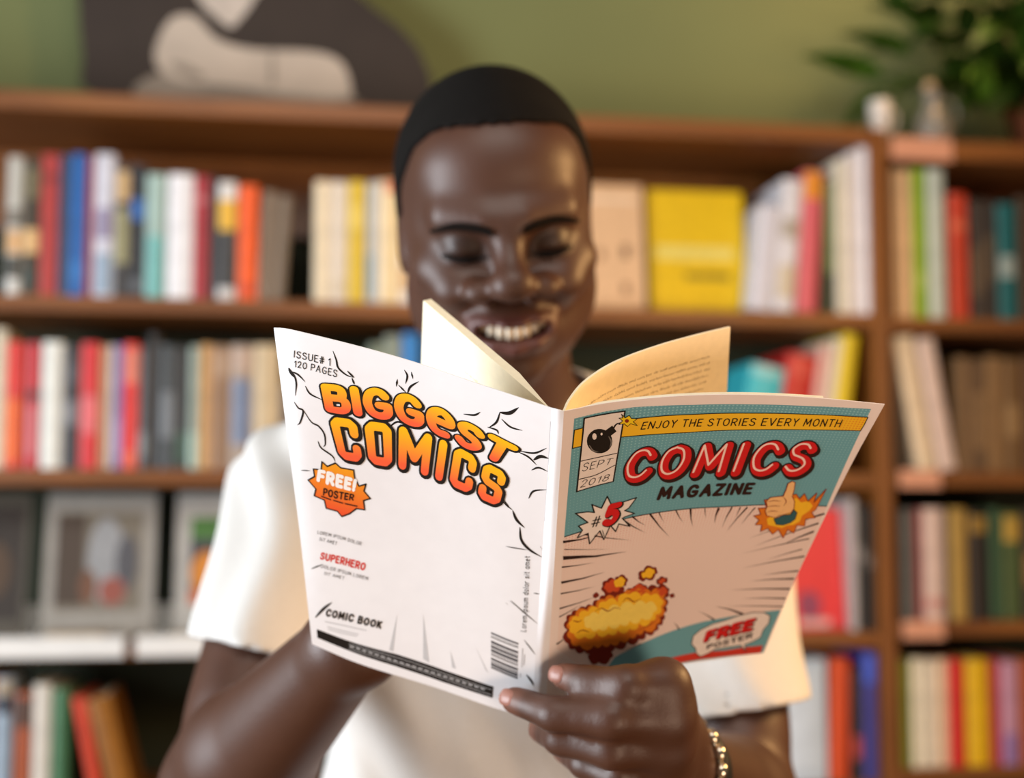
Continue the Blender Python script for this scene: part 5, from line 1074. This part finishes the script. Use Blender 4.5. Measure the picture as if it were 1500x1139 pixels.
# ================================================================ the man: one continuous skin grown from a distance field
class Field:
    def __init__(s, lo, hi, h):
        s.lo = np.array(lo, float); s.h = h
        s.n = np.ceil((np.array(hi) - s.lo) / h).astype(int) + 1
        s.f = np.full(s.n, .2, np.float32)
        s.ax = [s.lo[k] + h * np.arange(s.n[k]) for k in range(3)]
    def win(s, lo, hi):
        a = np.clip(np.floor((np.array(lo) - s.lo) / s.h).astype(int), 0, s.n - 1)
        b = np.clip(np.ceil((np.array(hi) - s.lo) / s.h).astype(int) + 1, 1, s.n)
        if (b <= a).any(): return None, None
        sl = tuple(slice(a[k], b[k]) for k in range(3))
        X, Y, Z = np.meshgrid(*[s.ax[k][sl[k]].astype(np.float32) for k in range(3)], indexing='ij', sparse=True)
        return sl, (X, Y, Z)
    def put(s, sl, d, k, op):
        f = s.f[sl]; k = max(k, 1e-5)
        if op == 'add':
            h = np.clip(.5 + .5 * (f - d) / k, 0, 1); s.f[sl] = f + (d - f) * h - k * h * (1 - h)
        else:                           # cut: smooth max(f, -d)
            h = np.clip(.5 - .5 * (f + d) / k, 0, 1); s.f[sl] = f + (-d - f) * h + k * h * (1 - h)
    def ell(s, c, r, k=.01, op='add', T=None):
        """ellipsoid; T = (R, t) places local coordinates in the room"""
        c = np.array(c, float); r = np.array(r, float); m = r.max() + 2 * k + 2 * s.h
        w = (T[0] @ c + T[1]) if T else c
        sl, XYZ = s.win(w - m, w + m)
        if sl is None: return
        if T:
            R = T[0]; q = [XYZ[0] - w[0], XYZ[1] - w[1], XYZ[2] - w[2]]
            L = [R[0, i] * q[0] + R[1, i] * q[1] + R[2, i] * q[2] for i in range(3)]
        else: L = [XYZ[i] - c[i] for i in range(3)]
        k0 = np.sqrt((L[0] / r[0]) ** 2 + (L[1] / r[1]) ** 2 + (L[2] / r[2]) ** 2)
        k1 = np.sqrt((L[0] / r[0] ** 2) ** 2 + (L[1] / r[1] ** 2) ** 2 + (L[2] / r[2] ** 2) ** 2)
        s.put(sl, (k0 * (k0 - 1) / np.maximum(k1, 1e-6)).astype(np.float32), k, op)
    def cap(s, a, b, ra, rb, k=.01, op='add', T=None):
        a = np.array(a, float); b = np.array(b, float)
        if T: a = T[0] @ a + T[1]; b = T[0] @ b + T[1]
        m = max(ra, rb) + 2 * k + 2 * s.h
        sl, (X, Y, Z) = s.win(np.minimum(a, b) - m, np.maximum(a, b) + m)
        if sl is None: return
        d = b - a; t = ((X - a[0]) * d[0] + (Y - a[1]) * d[1] + (Z - a[2]) * d[2]) / max(1e-9, d @ d)
        t = np.clip(t, 0, 1)
        q = np.sqrt((X - a[0] - t * d[0]) ** 2 + (Y - a[1] - t * d[1]) ** 2 + (Z - a[2] - t * d[2]) ** 2) - (ra + (rb - ra) * t)
        s.put(sl, q.astype(np.float32), k, op)
    def chain(s, pts, rs, k=.006, op='add', T=None):
        for i in range(len(pts) - 1): s.cap(pts[i], pts[i + 1], rs[i], rs[i + 1], k, op, T)
    def surface(s):
        """surface nets"""
        F = s.f; S = F < 0; n = s.n
        cnt = np.zeros(n - 1, np.int8)
        for dx in (0, 1):
            for dy in (0, 1):
                for dz in (0, 1): cnt += S[dx:n[0] - 1 + dx, dy:n[1] - 1 + dy, dz:n[2] - 1 + dz]
        act = np.argwhere((cnt > 0) & (cnt < 8)); del cnt
        vid = np.full(n - 1, -1, np.int32); vid[tuple(act.T)] = np.arange(len(act))
        cor = [(dx, dy, dz) for dx in (0, 1) for dy in (0, 1) for dz in (0, 1)]
        val = np.stack([F[tuple((act + c).T)] for c in cor], 1)
        acc = np.zeros((len(act), 3)); num = np.zeros(len(act))
        for i in range(8):
            for j in range(i + 1, 8):
                ci, cj = np.array(cor[i]), np.array(cor[j])
                if abs(ci - cj).sum() != 1: continue
                m = (val[:, i] < 0) != (val[:, j] < 0)
                t = val[:, i] / np.where(val[:, i] == val[:, j], 1, val[:, i] - val[:, j])
                acc += np.where(m[:, None], ci + t[:, None] * (cj - ci), 0); num += m
        V = s.lo + s.h * (act + acc / num[:, None])
        Q = []
        for ax in range(3):
            a = [slice(None)] * 3; b = [slice(None)] * 3; a[ax] = slice(0, -1); b[ax] = slice(1, None)
            c = S[tuple(a)] != S[tuple(b)]
            e = np.argwhere(c); o1, o2 = (ax + 1) % 3, (ax + 2) % 3
            e = e[(e[:, o1] > 0) & (e[:, o2] > 0) & (e[:, o1] < n[o1] - 1) & (e[:, o2] < n[o2] - 1)]
            inside = S[tuple(e.T)]
            def off(d1, d2):
                q = e.copy(); q[:, o1] -= d1; q[:, o2] -= d2; return vid[tuple(q.T)]
            q = np.stack([off(1, 1), off(0, 1), off(0, 0), off(1, 0)], 1)
            q[~inside] = q[~inside][:, ::-1]
            Q.append(q)
        return V, np.concatenate(Q)
def field_obj(name, fld, m, parent=None, relax=1):
    V, Q = fld.surface()
    Q = Q[(Q >= 0).all(1)]
    for _ in range(relax):          # light smoothing against grid steps
        acc = np.zeros_like(V); num = np.zeros(len(V))
        for i in range(4):
            a, b = Q[:, i], Q[:, (i + 1) % 4]
            for k in range(3):
                acc[:, k] += np.bincount(a, V[b, k], len(V)) + np.bincount(b, V[a, k], len(V))
            num += np.bincount(a, minlength=len(V)) + np.bincount(b, minlength=len(V))
        V = V * .5 + .5 * acc / np.maximum(num, 1)[:, None]
    me = bpy.data.meshes.new(name)
    me.vertices.add(len(V)); me.vertices.foreach_set('co', V.astype(np.float32).ravel())
    me.loops.add(len(Q) * 4); me.loops.foreach_set('vertex_index', Q.astype(np.int32).ravel())
    me.polygons.add(len(Q)); me.polygons.foreach_set('loop_start', np.arange(len(Q), dtype=np.int32) * 4)
    me.polygons.foreach_set('use_smooth', [True] * len(Q))
    me.update(calc_edges=True); me.validate()
    if m: me.materials.append(m)
    o = bpy.data.objects.new(name, me); COL.objects.link(o)
    if parent: o.parent = parent
    return o, V

# ---- pose
HC = P(728, 327, 1.130)                                     # middle of the head
HR = np.array((Matrix.Rotation(math.radians(4), 3, 'Z') @ Matrix.Rotation(math.radians(-5), 3, 'Y') @ Matrix.Rotation(math.radians(19), 3, 'X')))
HT = (HR, HC)
def hw(p): return HR @ np.array(p, float) + HC
SH_L, SH_R = np.array([-.184, 1.25, 1.437]), np.array([.178, 1.25, 1.437])
EL_L, EL_R = P(320, 1155, 1.05), P(1092, 1190, 1.09)
WR_L, WR_R = P(510, 945, .885), P(975, 1118, .872)
NECK = np.array([-.003, 1.235, 1.485])

def torso(F, g, k=.05):
    F.ell((-.003, 1.26, 1.355), (.168 + g, .105 + g, .165 + g), k)
    F.ell((-.003, 1.26, 1.13), (.150 + g, .098 + g, .22 + g), k)
    F.cap((-.14, 1.262, 1.452), (.134, 1.262, 1.452), .048 + g, .048 + g, k)
    F.cap((-.055, 1.262, 1.485), (.05, 1.262, 1.485), .04 + g, .04 + g, k)

def head(F):
    T = HT
    F.ell((0, .018, .038), (.0760, .096, .081), .01, T=T)
    F.ell((0, -.020, -.03), (.0715, .070, .082), .03, T=T)
    F.ell((0, -.045, .048), (.060, .044, .045), .02, T=T)
    F.ell((0, -.032, -.078), (.054, .054, .038), .02, T=T)
    F.ell((0, -.075, -.103), (.021, .016, .015), .02, T=T)
    for s in (-1, 1):
        F.ell((s * .052, -.004, -.060), (.018, .02, .024), .03, T=T)
        F.ell((s * .0465, -.056, -.023), (.022, .022, .017), .02, T=T)
        F.ell((s * .037, -.077, -.037), (.019, .0155, .016), .012, T=T)
        F.cap((s * .044, -.075, .017), (s * .014, -.0895, .0135), .009, .010, .022, T=T)
        F.ell((s * .032, -.101, -.0045), (.0170, .0130, .0105), .012, 'cut', T=T)
    F.cap((0, -.088, .010), (0, -.107, -.027), .0085, .0125, .012, T=T)
    F.ell((0, -.1120, -.031), (.0165, .0140, .0130), .008, T=T)
    for s in (-1, 1):
        F.ell((s * .0225, -.0985, -.0365), (.0140, .0130, .0110), .007, T=T)
        F.ell((s * .009, -.107, -.0435), (.0045, .0055, .0035), .003, 'cut', T=T)
        F.ell((s * .032, -.0755, -.0055), (.0155, .0145, .0135), .004, T=T)          # lowered lid over the eye
        F.cap((s * .045, -.0855, -.0125), (s * .021, -.0885, -.0140), .0018, .0018, .003, 'cut', T=T)
        F.cap((s * .0225, -.1015, -.037), (s * .040, -.085, -.064), 0.0018, .0022, .012, 'cut', T=T)   # smile fold
        F.ell((s * .0745, .022, -.012), (.0065, .017, .028), .006, T=T)               # ear
        F.ell((s * .0805, .016, -.010), (.004, .009, .014), .005, 'cut', T=T)
    # smiling mouth
    F.ell((0, -.088, -.068), (.034, .016, .018), .012, T=T)
    up = [(-.0335, -.083, -.0585), (-.018, -.0985, -.0635), (-.006, -.1035, -.0635), (0, -.1030, -.0648), (.006, -.1035, -.0635), (.018, -.0985, -.0635), (.0335, -.083, -.0585)]
    lo = [(-.030, -.085, -.0635), (-.016, -.0985, -.0765), (0, -.1020, -.0800), (.016, -.0985, -.0765), (.030, -.085, -.0635)]
    F.chain(up, [.003, .0040, .0043, .0040, .0043, .0040, .003], .004, T=T)
    F.chain(lo, [.003, .0056, .0064, .0056, .003], .004, T=T)
    F.ell((0, -.100, -.0695), (.0275, .020, .0052), .003, 'cut', T=T)
    for s in (-1, 1): F.ell((s * .017, -.097, -.0668), (.012, .016, .0045), .003, 'cut', T=T)
    F.cap(hw((0, .030, -.06)), NECK, .054, .060, .03)

def hand_left_of_man(F):
    """hand seen below the spine of the comic: four fingers in front, thumb inside the pages"""
    kn = [P(972, 1003, .812), P(976, 1050, .812), P(975, 1094, .822), P(966, 1132, .836)]
    mid = [P(918, 1004, .800), P(896, 1052, .796), P(896, 1098, .806), P(906, 1138, .822)]
    d2 = [P(862, 1000, .812), P(812, 1046, .806), P(822, 1082, .820), P(856, 1118, .836)]
    tip = [P(826, 990, .8225), P(754, 1025, .8265), P(792, 1068, .848), P(826, 1100, .862)]
    r = [(.0125, .0112, .0096, .0082), (.0128, .0115, .0098, .0085), (.0122, .0110, .0095, .0082), (.0112, .0098, .0086, .0074)]
    for a, b, c, d, q in zip(kn, mid, d2, tip, r): F.chain([a, b, c, d], q, .005)
    F.cap(P(955, 1028, .815), P(925, 1030, .808), .011, .009, .008); F.cap(P(958, 1073, .820), P(925, 1076, .812), .010, .008, .008)
    for a in kn: F.cap(a, WR_R + np.array([-.006, .0, .0]), .0145, .024, .012)
    F.cap(P(968, 1020, .83), P(975, 1085, .85), .016, .018, .014)
    th = [P(985, 1085, .868), P(965, 1030, .895), P(905, 1000, .906), P(868, 985, .902)]
    F.chain(th, (.019, .0145, .012, .0095), .008)
    F.cap(WR_R, P(972, 1080, .862), .0265, .025, .01)
    return tip, d2

def hand_right_of_man(F):
    """hand behind the white back cover, hidden from the front: thumb on the cover's edge, fingers behind"""
    palm0 = WR_L; palm1 = P(590, 842, .905)
    F.cap(palm0, palm1, .026, .028, .012)
    F.cap(palm0 + np.array([.012, 0, 0]), P(627, 868, .915), .022, .022, .012)
    kn = [P(562, 800, .895), P(594, 790, .893), P(624, 800, .897), P(648, 822, .905)]
    for i, a in enumerate(kn):
        F.cap(palm1, a, .022, .0135, .012)
        b = a + np.array([.012 + .004 * i, -.012, .030 - .003 * i]); c = b + np.array([.012, -.010, .018])
        c2 = c + np.array([.008, .004, .012])
        F.chain([a, b, c, c2], (.0128, .0112, .0098, .0083), .005)
    F.chain([P(552, 900, .915), P(530, 860, .900), P(526, 822, .880), P(532, 795, .868)], (.017, .014, .0118, .0092), .008)

skin = bpy.data.materials.new('skin'); skin.use_nodes = True
nt = skin.node_tree; b = nt.nodes['Principled BSDF']
b.inputs['Roughness'].default_value = .5; b.inputs['Specular IOR Level'].default_value = .5
at = nt.nodes.new('ShaderNodeAttribute'); at.attribute_name = 'skin_tone'
tc = nt.nodes.new('ShaderNodeTexCoord'); nz = nt.nodes.new('ShaderNodeTexNoise'); nz.inputs['Scale'].default_value = 35; nz.inputs['Detail'].default_value = 5
nt.links.new(tc.outputs['Object'], nz.inputs['Vector'])
mr = nt.nodes.new('ShaderNodeMapRange'); mr.inputs['To Min'].default_value = .82; mr.inputs['To Max'].default_value = 1.18
nt.links.new(nz.outputs['Fac'], mr.inputs['Value'])
mx = nt.nodes.new('ShaderNodeVectorMath'); mx.operation = 'SCALE'
nt.links.new(at.outputs['Color'], mx.inputs[0]); nt.links.new(mr.outputs[0], mx.inputs['Scale']); nt.links.new(mx.outputs[0], b.inputs['Base Color'])
nz2 = nt.nodes.new('ShaderNodeTexNoise'); nz2.inputs['Scale'].default_value = 420; nt.links.new(tc.outputs['Object'], nz2.inputs['Vector'])
bp = nt.nodes.new('ShaderNodeBump'); bp.inputs['Strength'].default_value = .12; bp.inputs['Distance'].default_value = .001
nt.links.new(nz2.outputs['Fac'], bp.inputs['Height']); nt.links.new(bp.outputs['Normal'], b.inputs['Normal'])

F = Field((-.30, .755, 1.02), (.28, 1.39, 1.785), .0025)
torso(F, 0)
head(F)
for S_, E_, W_ in ((SH_L, EL_L, WR_L), (SH_R, EL_R, WR_R)):
    F.cap(S_, E_, .046, .038, .03)
    m1 = E_ + (W_ - E_) * .28
    F.chain([E_, m1, W_], (.043, .0455, .0265), .015)
    F.cap(S_ + (E_ - S_) * .35 + np.array([0, -.008, 0]), S_ + (E_ - S_) * .75 + np.array([0, -.008, .0]), .034, .031, .02)
tips, dips = hand_left_of_man(F)
hand_right_of_man(F)
man, V = field_obj('person', F, skin, relax=5)
del F
L = (V - HC) @ HR                                            # head-local coordinates of every vertex
tone = np.tile(np.array(lin('46291b')), (len(V), 1))
def blend(mask, c):
    global tone
    tone = tone * (1 - mask[:, None]) + np.array(lin(c)) * mask[:, None]
sm = lambda x, a, b_: np.clip((x - a) / (b_ - a), 0, 1)
lip = np.clip(1.4 - np.sqrt((L[:, 0] / .031) ** 2 + ((L[:, 2] + .0705 - .9 * L[:, 0] ** 2 * 9) / .0125) ** 2), 0, 1) * (L[:, 1] < -.082)
blend(np.clip(lip * 2.2, 0, 1), '562e27')
lid = np.clip(1.5 - np.sqrt(((np.abs(L[:, 0]) - .032) / .016) ** 2 + ((L[:, 2] + .005) / .011) ** 2), 0, 1) * (L[:, 1] < -.06)
blend(np.clip(lid * .9, 0, .8), '26140d')
for tp in tips: blend(np.clip(1.6 - np.linalg.norm(V - tp, axis=1) / .0095, 0, 1) * .55, '8a5a48')
ca = man.data.color_attributes.new('skin_tone', 'FLOAT_COLOR', 'POINT')
ca.data.foreach_set('color', np.concatenate([tone, np.ones((len(V), 1))], 1).astype(np.float32).ravel())
tag(man, 'smiling man in a white t-shirt reading the comic book before the bookcase', 'person')

# nails on the two fingertips in sight
nail_m = mat('nail', '8f5f50', rough=.45, noise=.05, spec=.6)
for i, nm in ((0, 'd08a55'), (1, 'd3a59a')):
    ax = (tips[i] - dips[i]); ax /= np.linalg.norm(ax)
    up = CAM - tips[i]; up -= ax * (up @ ax); up /= np.linalg.norm(up); sd = np.cross(ax, up)
    vs = []; fs = []; n = 5; k = 14
    for a in range(n + 1):
        for c in range(k):
            rho = a / n; q = 2 * math.pi * c / k
            s = rho * math.cos(q); t = rho * math.sin(q); r = .0086
            s = math.copysign(abs(s) ** .8, s); th = math.copysign(abs(t) ** .85, t) * .62
            vs.append(tips[i] + ax * (.0012 + .0056 * s) + r * (up * math.cos(th) + sd * math.sin(th)) + up * (.0002 - .0016 * max(0, s) ** 2 - .0006 * rho ** 6))
    for a in range(n):
        for c in range(k): fs.append((a * k + c, (a + 1) * k + c, (a + 1) * k + (c + 1) % k, a * k + (c + 1) % k))
    nl = mesh_obj('fingernail', vs, fs, nail_m, man, True)

# hair: close-cropped cap over the skull
H = Field(HC - .135, HC + .135, .0025)
H.ell((0, .018, .038), (.0790, .1000, .0850), .01, T=HT)
H.ell((0, -.045, .050), (.0625, .0455, .0475), .02, T=HT)
H.ell((0, .03, -.01), (.0765, .085, .075), .02, T=HT)
X, Y, Z = np.meshgrid(*H.ax, indexing='ij')
Lc = [HR[0, i] * (X - HC[0]) + HR[1, i] * (Y - HC[1]) + HR[2, i] * (Z - HC[2]) for i in range(3)]
edge = np.interp(Lc[1].ravel(), [-.11, -.075, -.055, -.035, -.02, 0, .012, .03, .05, .12], [.083, .083, .079, .064, .047, .024, .008, -.02, -.045, -.06]).reshape(X.shape)
edge = edge + .0007 * np.sin(Lc[0] * 310 + 3 * np.sin(Lc[0] * 90)) + .0006 * np.sin(Lc[0] * 610 + 1)
H.f = np.maximum(H.f, (edge - Lc[2]).astype(np.float32) * .7)
hair_m = mat('cropped_hair', '0e0b09', rough=.9, noise=.5, scale=600, spec=.15, bump=.9)
field_obj('hair', H, hair_m, man)
def on_face(x, z, lift=.0):
    """point of the face in front of head-local (x, z), found on the grown skin"""
    m = (L[:, 1] < -.03)
    d = (L[m, 0] - x) ** 2 + (L[m, 2] - z) ** 2
    i = np.argsort(d)[:12]; y = L[m, 1][i].min()
    return hw((x, y - lift, z))
def band(name, top, bot, m, lift, n=10, thick=.0014):
    a, c = catmull([(*p,) for p in top], n), catmull([(*p,) for p in bot], n)
    vs = []; k = 3
    for p, q in zip(a, c):
        for j in range(k + 1):
            t = j / k; w = p + (q - p) * t
            vs.append(on_face(w[0], w[1], lift * math.sin(math.pi * (t * .8 + .1))))
    fs = [(i * (k + 1) + j, i * (k + 1) + j + 1, (i + 1) * (k + 1) + j + 1, (i + 1) * (k + 1) + j) for i in range(len(a) - 1) for j in range(k)]
    return mesh_obj(name, vs, fs, m, man, True)
brow_m = mat('brow_hair', '130e0b', rough=.9, noise=.4, scale=500, spec=.1)
lash_m = mat('lash', '0d0908', rough=.8, noise=.2, spec=.2)
for s in (-1, 1):
    band('eyebrow', [(s * .012, .0100), (s * .024, .0140), (s * .040, .0150), (s * .0560, .0090)], [(s * .012, .0040), (s * .024, .0075), (s * .040, .0090), (s * .0560, .0060)], brow_m, .0022)
    band('eyelash', [(s * .0175, -.0112), (s * .025, -.0117), (s * .037, -.0112), (s * .0485, -.0080)], [(s * .0175, -.0135), (s * .026, -.0160), (s * .036, -.0160), (s * .0490, -.0110)], lash_m, .0022)
# teeth: a curved row behind the lips
tooth_m = mat('tooth', 'e6d6bf', rough=.25, noise=.03, spec=.5)
NT = 8
gum = []
for i in range(NT):
    a0 = -1 + 2 * i / NT; a1 = -1 + 2 * (i + 1) / NT
    wgt = lambda a: np.array([.0262 * a, -.0985 + .0125 * a * a, 0])
    bm = bmesh.new()
    zt = -.0628 + .0045 * ((a0 + a1) / 2) ** 2; zb_ = -.0738 + .0085 * ((a0 + a1) / 2) ** 2
    q = []
    for a in (a0 + .01, a1 - .01):
        p = wgt(a)
        for y in (0, .004):
            for z in (zb_, zt): q.append(bm.verts.new(hw((p[0], p[1] + y, z))))
    for f in ((0, 1, 5, 4), (2, 6, 7, 3), (0, 2, 3, 1), (4, 5, 7, 6), (1, 3, 7, 5), (0, 4, 6, 2)): bm.faces.new([q[j] for j in f])
    bmesh.ops.bevel(bm, geom=bm.edges[:], offset=.0007, segments=2, affect='EDGES')
    bm_obj('tooth', bm, tooth_m, man, True)

# ---- t-shirt: sleeves cut straight at the hem, hollow
shirt_m = mat('white_jersey', 'cbc8c4', rough=.9, noise=.03, scale=300, spec=.15, bump=.08)
G = Field((-.33, .95, .90), (.31, 1.42, 1.56), .0035)
torso(G, .013)
G.ell((-.003, 1.26, 1.0), (.165, .115, .2), .05)
hem_l, hem_r = [S_ + (E_ - S_) * ((S_[2] - z) / (S_[2] - E_[2])) for S_, E_, z in ((SH_L, EL_L, 1.309), (SH_R, EL_R, 1.262))]
X, Y, Z = np.meshgrid(*[a.astype(np.float32) for a in G.ax], indexing='ij', sparse=True)
# cloth folds: hanging on the belly, slanting on the sleeves
wav = .0060 * np.sin(X * 62 + 5 * np.sin(Z * 9 + 1) + Y * 20) * np.clip((1.42 - Z) / .2, 0, 1) + .002 * np.sin(X * 130 + Z * 40 + Y * 30)
G.f += wav.astype(np.float32)
for S_, E_, hm, fl, tilt in ((SH_L, EL_L, hem_l, .0500, (-.22, -.15, -.97)), (SH_R, EL_R, hem_r, .0525, (.16, -.12, -.97))):
    n = np.array(tilt); n /= np.linalg.norm(n)
    A = Field(G.lo, G.lo + (G.n - 1) * G.h + 1e-6, G.h)
    A.f = np.full(G.n, .2, np.float32)
    A.cap(S_, hm + (hm - S_) * .2, .064, fl + .004, .005)
    A.f += (.0030 * np.sin(Z * 70 + X * 90 - Y * 60 + 2 * np.sin(Z * 30))).astype(np.float32)
    sp = ((X - hm[0]) * n[0] + (Y - hm[1]) * n[1] + (Z - hm[2]) * n[2]).astype(np.float32)
    cutf = np.maximum(A.f, sp); k = .03
    B_ = Field(G.lo, G.lo + (G.n - 1) * G.h + 1e-6, G.h); B_.f = np.full(G.n, .2, np.float32)      # the sleeve's opening
    dr = (hm - S_) / np.linalg.norm(hm - S_)
    B_.cap(hm - dr * .022, hm + dr * .06, fl - .0035, fl - .0025, .002)
    cutf = np.maximum(cutf, -B_.f)
    G.put((slice(None),) * 3, cutf, k, 'add')
outer = G.f
nk = NECK + np.array([0, -.012, .012])
neck_cut = np.sqrt(((X - nk[0]) / .078) ** 2 + ((Y - nk[1] + .0) / .085) ** 2 + ((Z - nk[2]) / .075) ** 2)
G.f = np.maximum(np.maximum(outer, (1 - neck_cut) * .07), (.93 - Z) + 0 * outer).astype(np.float32)
shirt, _ = field_obj('t_shirt', G, shirt_m, man)
shirt['label'] = 'white short sleeved t-shirt'
del G, outer, wav

# ---- lower body, below the frame: trousers and shoes
D = Field((-.25, 1.05, .04), (.24, 1.50, 1.02), .009)
D.ell((-.003, 1.27, .93), (.165, .115, .12), .04)
for s in (-1, 1):
    D.chain([(s * .085, 1.27, .88), (s * .095, 1.26, .48), (s * .10, 1.29, .075)], (.088, .066, .055), .04)
field_obj('trousers', D, mat('dark_denim', '262b36', rough=.85, noise=.15, scale=200), man)
for s in (-1, 1):
    K = Field((s * .10 - .07, 1.05, -.03), (s * .10 + .07, 1.40, .16), .006)
    K.ell((s * .10, 1.20, .035), (.045, .12, .045), .02); K.ell((s * .10, 1.29, .06), (.043, .055, .06), .03)
    K.f = np.maximum(K.f, (.001 - K.ax[2])[None, None, :].astype(np.float32) + 0 * K.f)
    field_obj('shoe', K, mat('shoe_leather', '2b2420', rough=.5, noise=.1), man)

# ---- wrist wear
def ring_at(name, c, axis, r, tube, m, flat=1.0, n=36):
    ax = axis / np.linalg.norm(axis); a = np.cross(ax, [0, 0, 1.]); a /= np.linalg.norm(a); d = np.cross(ax, a)
    vs, fs = [], []; k = 8
    for i in range(n):
        t = 2 * math.pi * i / n; o = a * math.cos(t) + d * math.sin(t)
        for j in range(k):
            q = 2 * math.pi * j / k
            vs.append(c + o * (r + tube * math.cos(q)) + ax * tube * flat * math.sin(q))
    for i in range(n):
        for j in range(k): fs.append((i * k + j, ((i + 1) % n) * k + j, ((i + 1) % n) * k + (j + 1) % k, i * k + (j + 1) % k))
    return mesh_obj(name, vs, fs, m, man, True)
fa = EL_R - WR_R
silver = mat('silver', 'd6cbb8', rough=.2, noise=.05, metallic=1.0)
cw = WR_R + fa * .06
axw = fa / np.linalg.norm(fa)
ring_at('wristband', WR_R + fa * .135, fa, .0315, .0025, mat('black_band', '151416', rough=.5, noise=.1), 4.2)
br = ring_at('bracelet', cw, fa, .0305, .0012, silver); br['label'] = 'silver link bracelet'
a_ = np.cross(axw, [0, 0, 1.]); a_ /= np.linalg.norm(a_); d_ = np.cross(axw, a_)
lk = bmesh.new(); bmesh.ops.create_uvsphere(lk, u_segments=10, v_segments=7, radius=.0042)
for v in lk.verts: v.co.y *= 1.35
lkme = bpy.data.meshes.new('link'); lk.to_mesh(lkme); lk.free(); lkme.materials.append(silver)
lkme.polygons.foreach_set('use_smooth', [True] * len(lkme.polygons))
for i in range(18):
    t = 2 * math.pi * i / 18
    o = bpy.data.objects.new('link', lkme); COL.objects.link(o); o.parent = br
    o.location = cw + (a_ * math.cos(t) + d_ * math.sin(t)) * .0315
    tg = Vector(-a_ * math.sin(t) + d_ * math.cos(t))
    o.rotation_euler = tg.to_track_quat('Y', 'Z').to_euler()
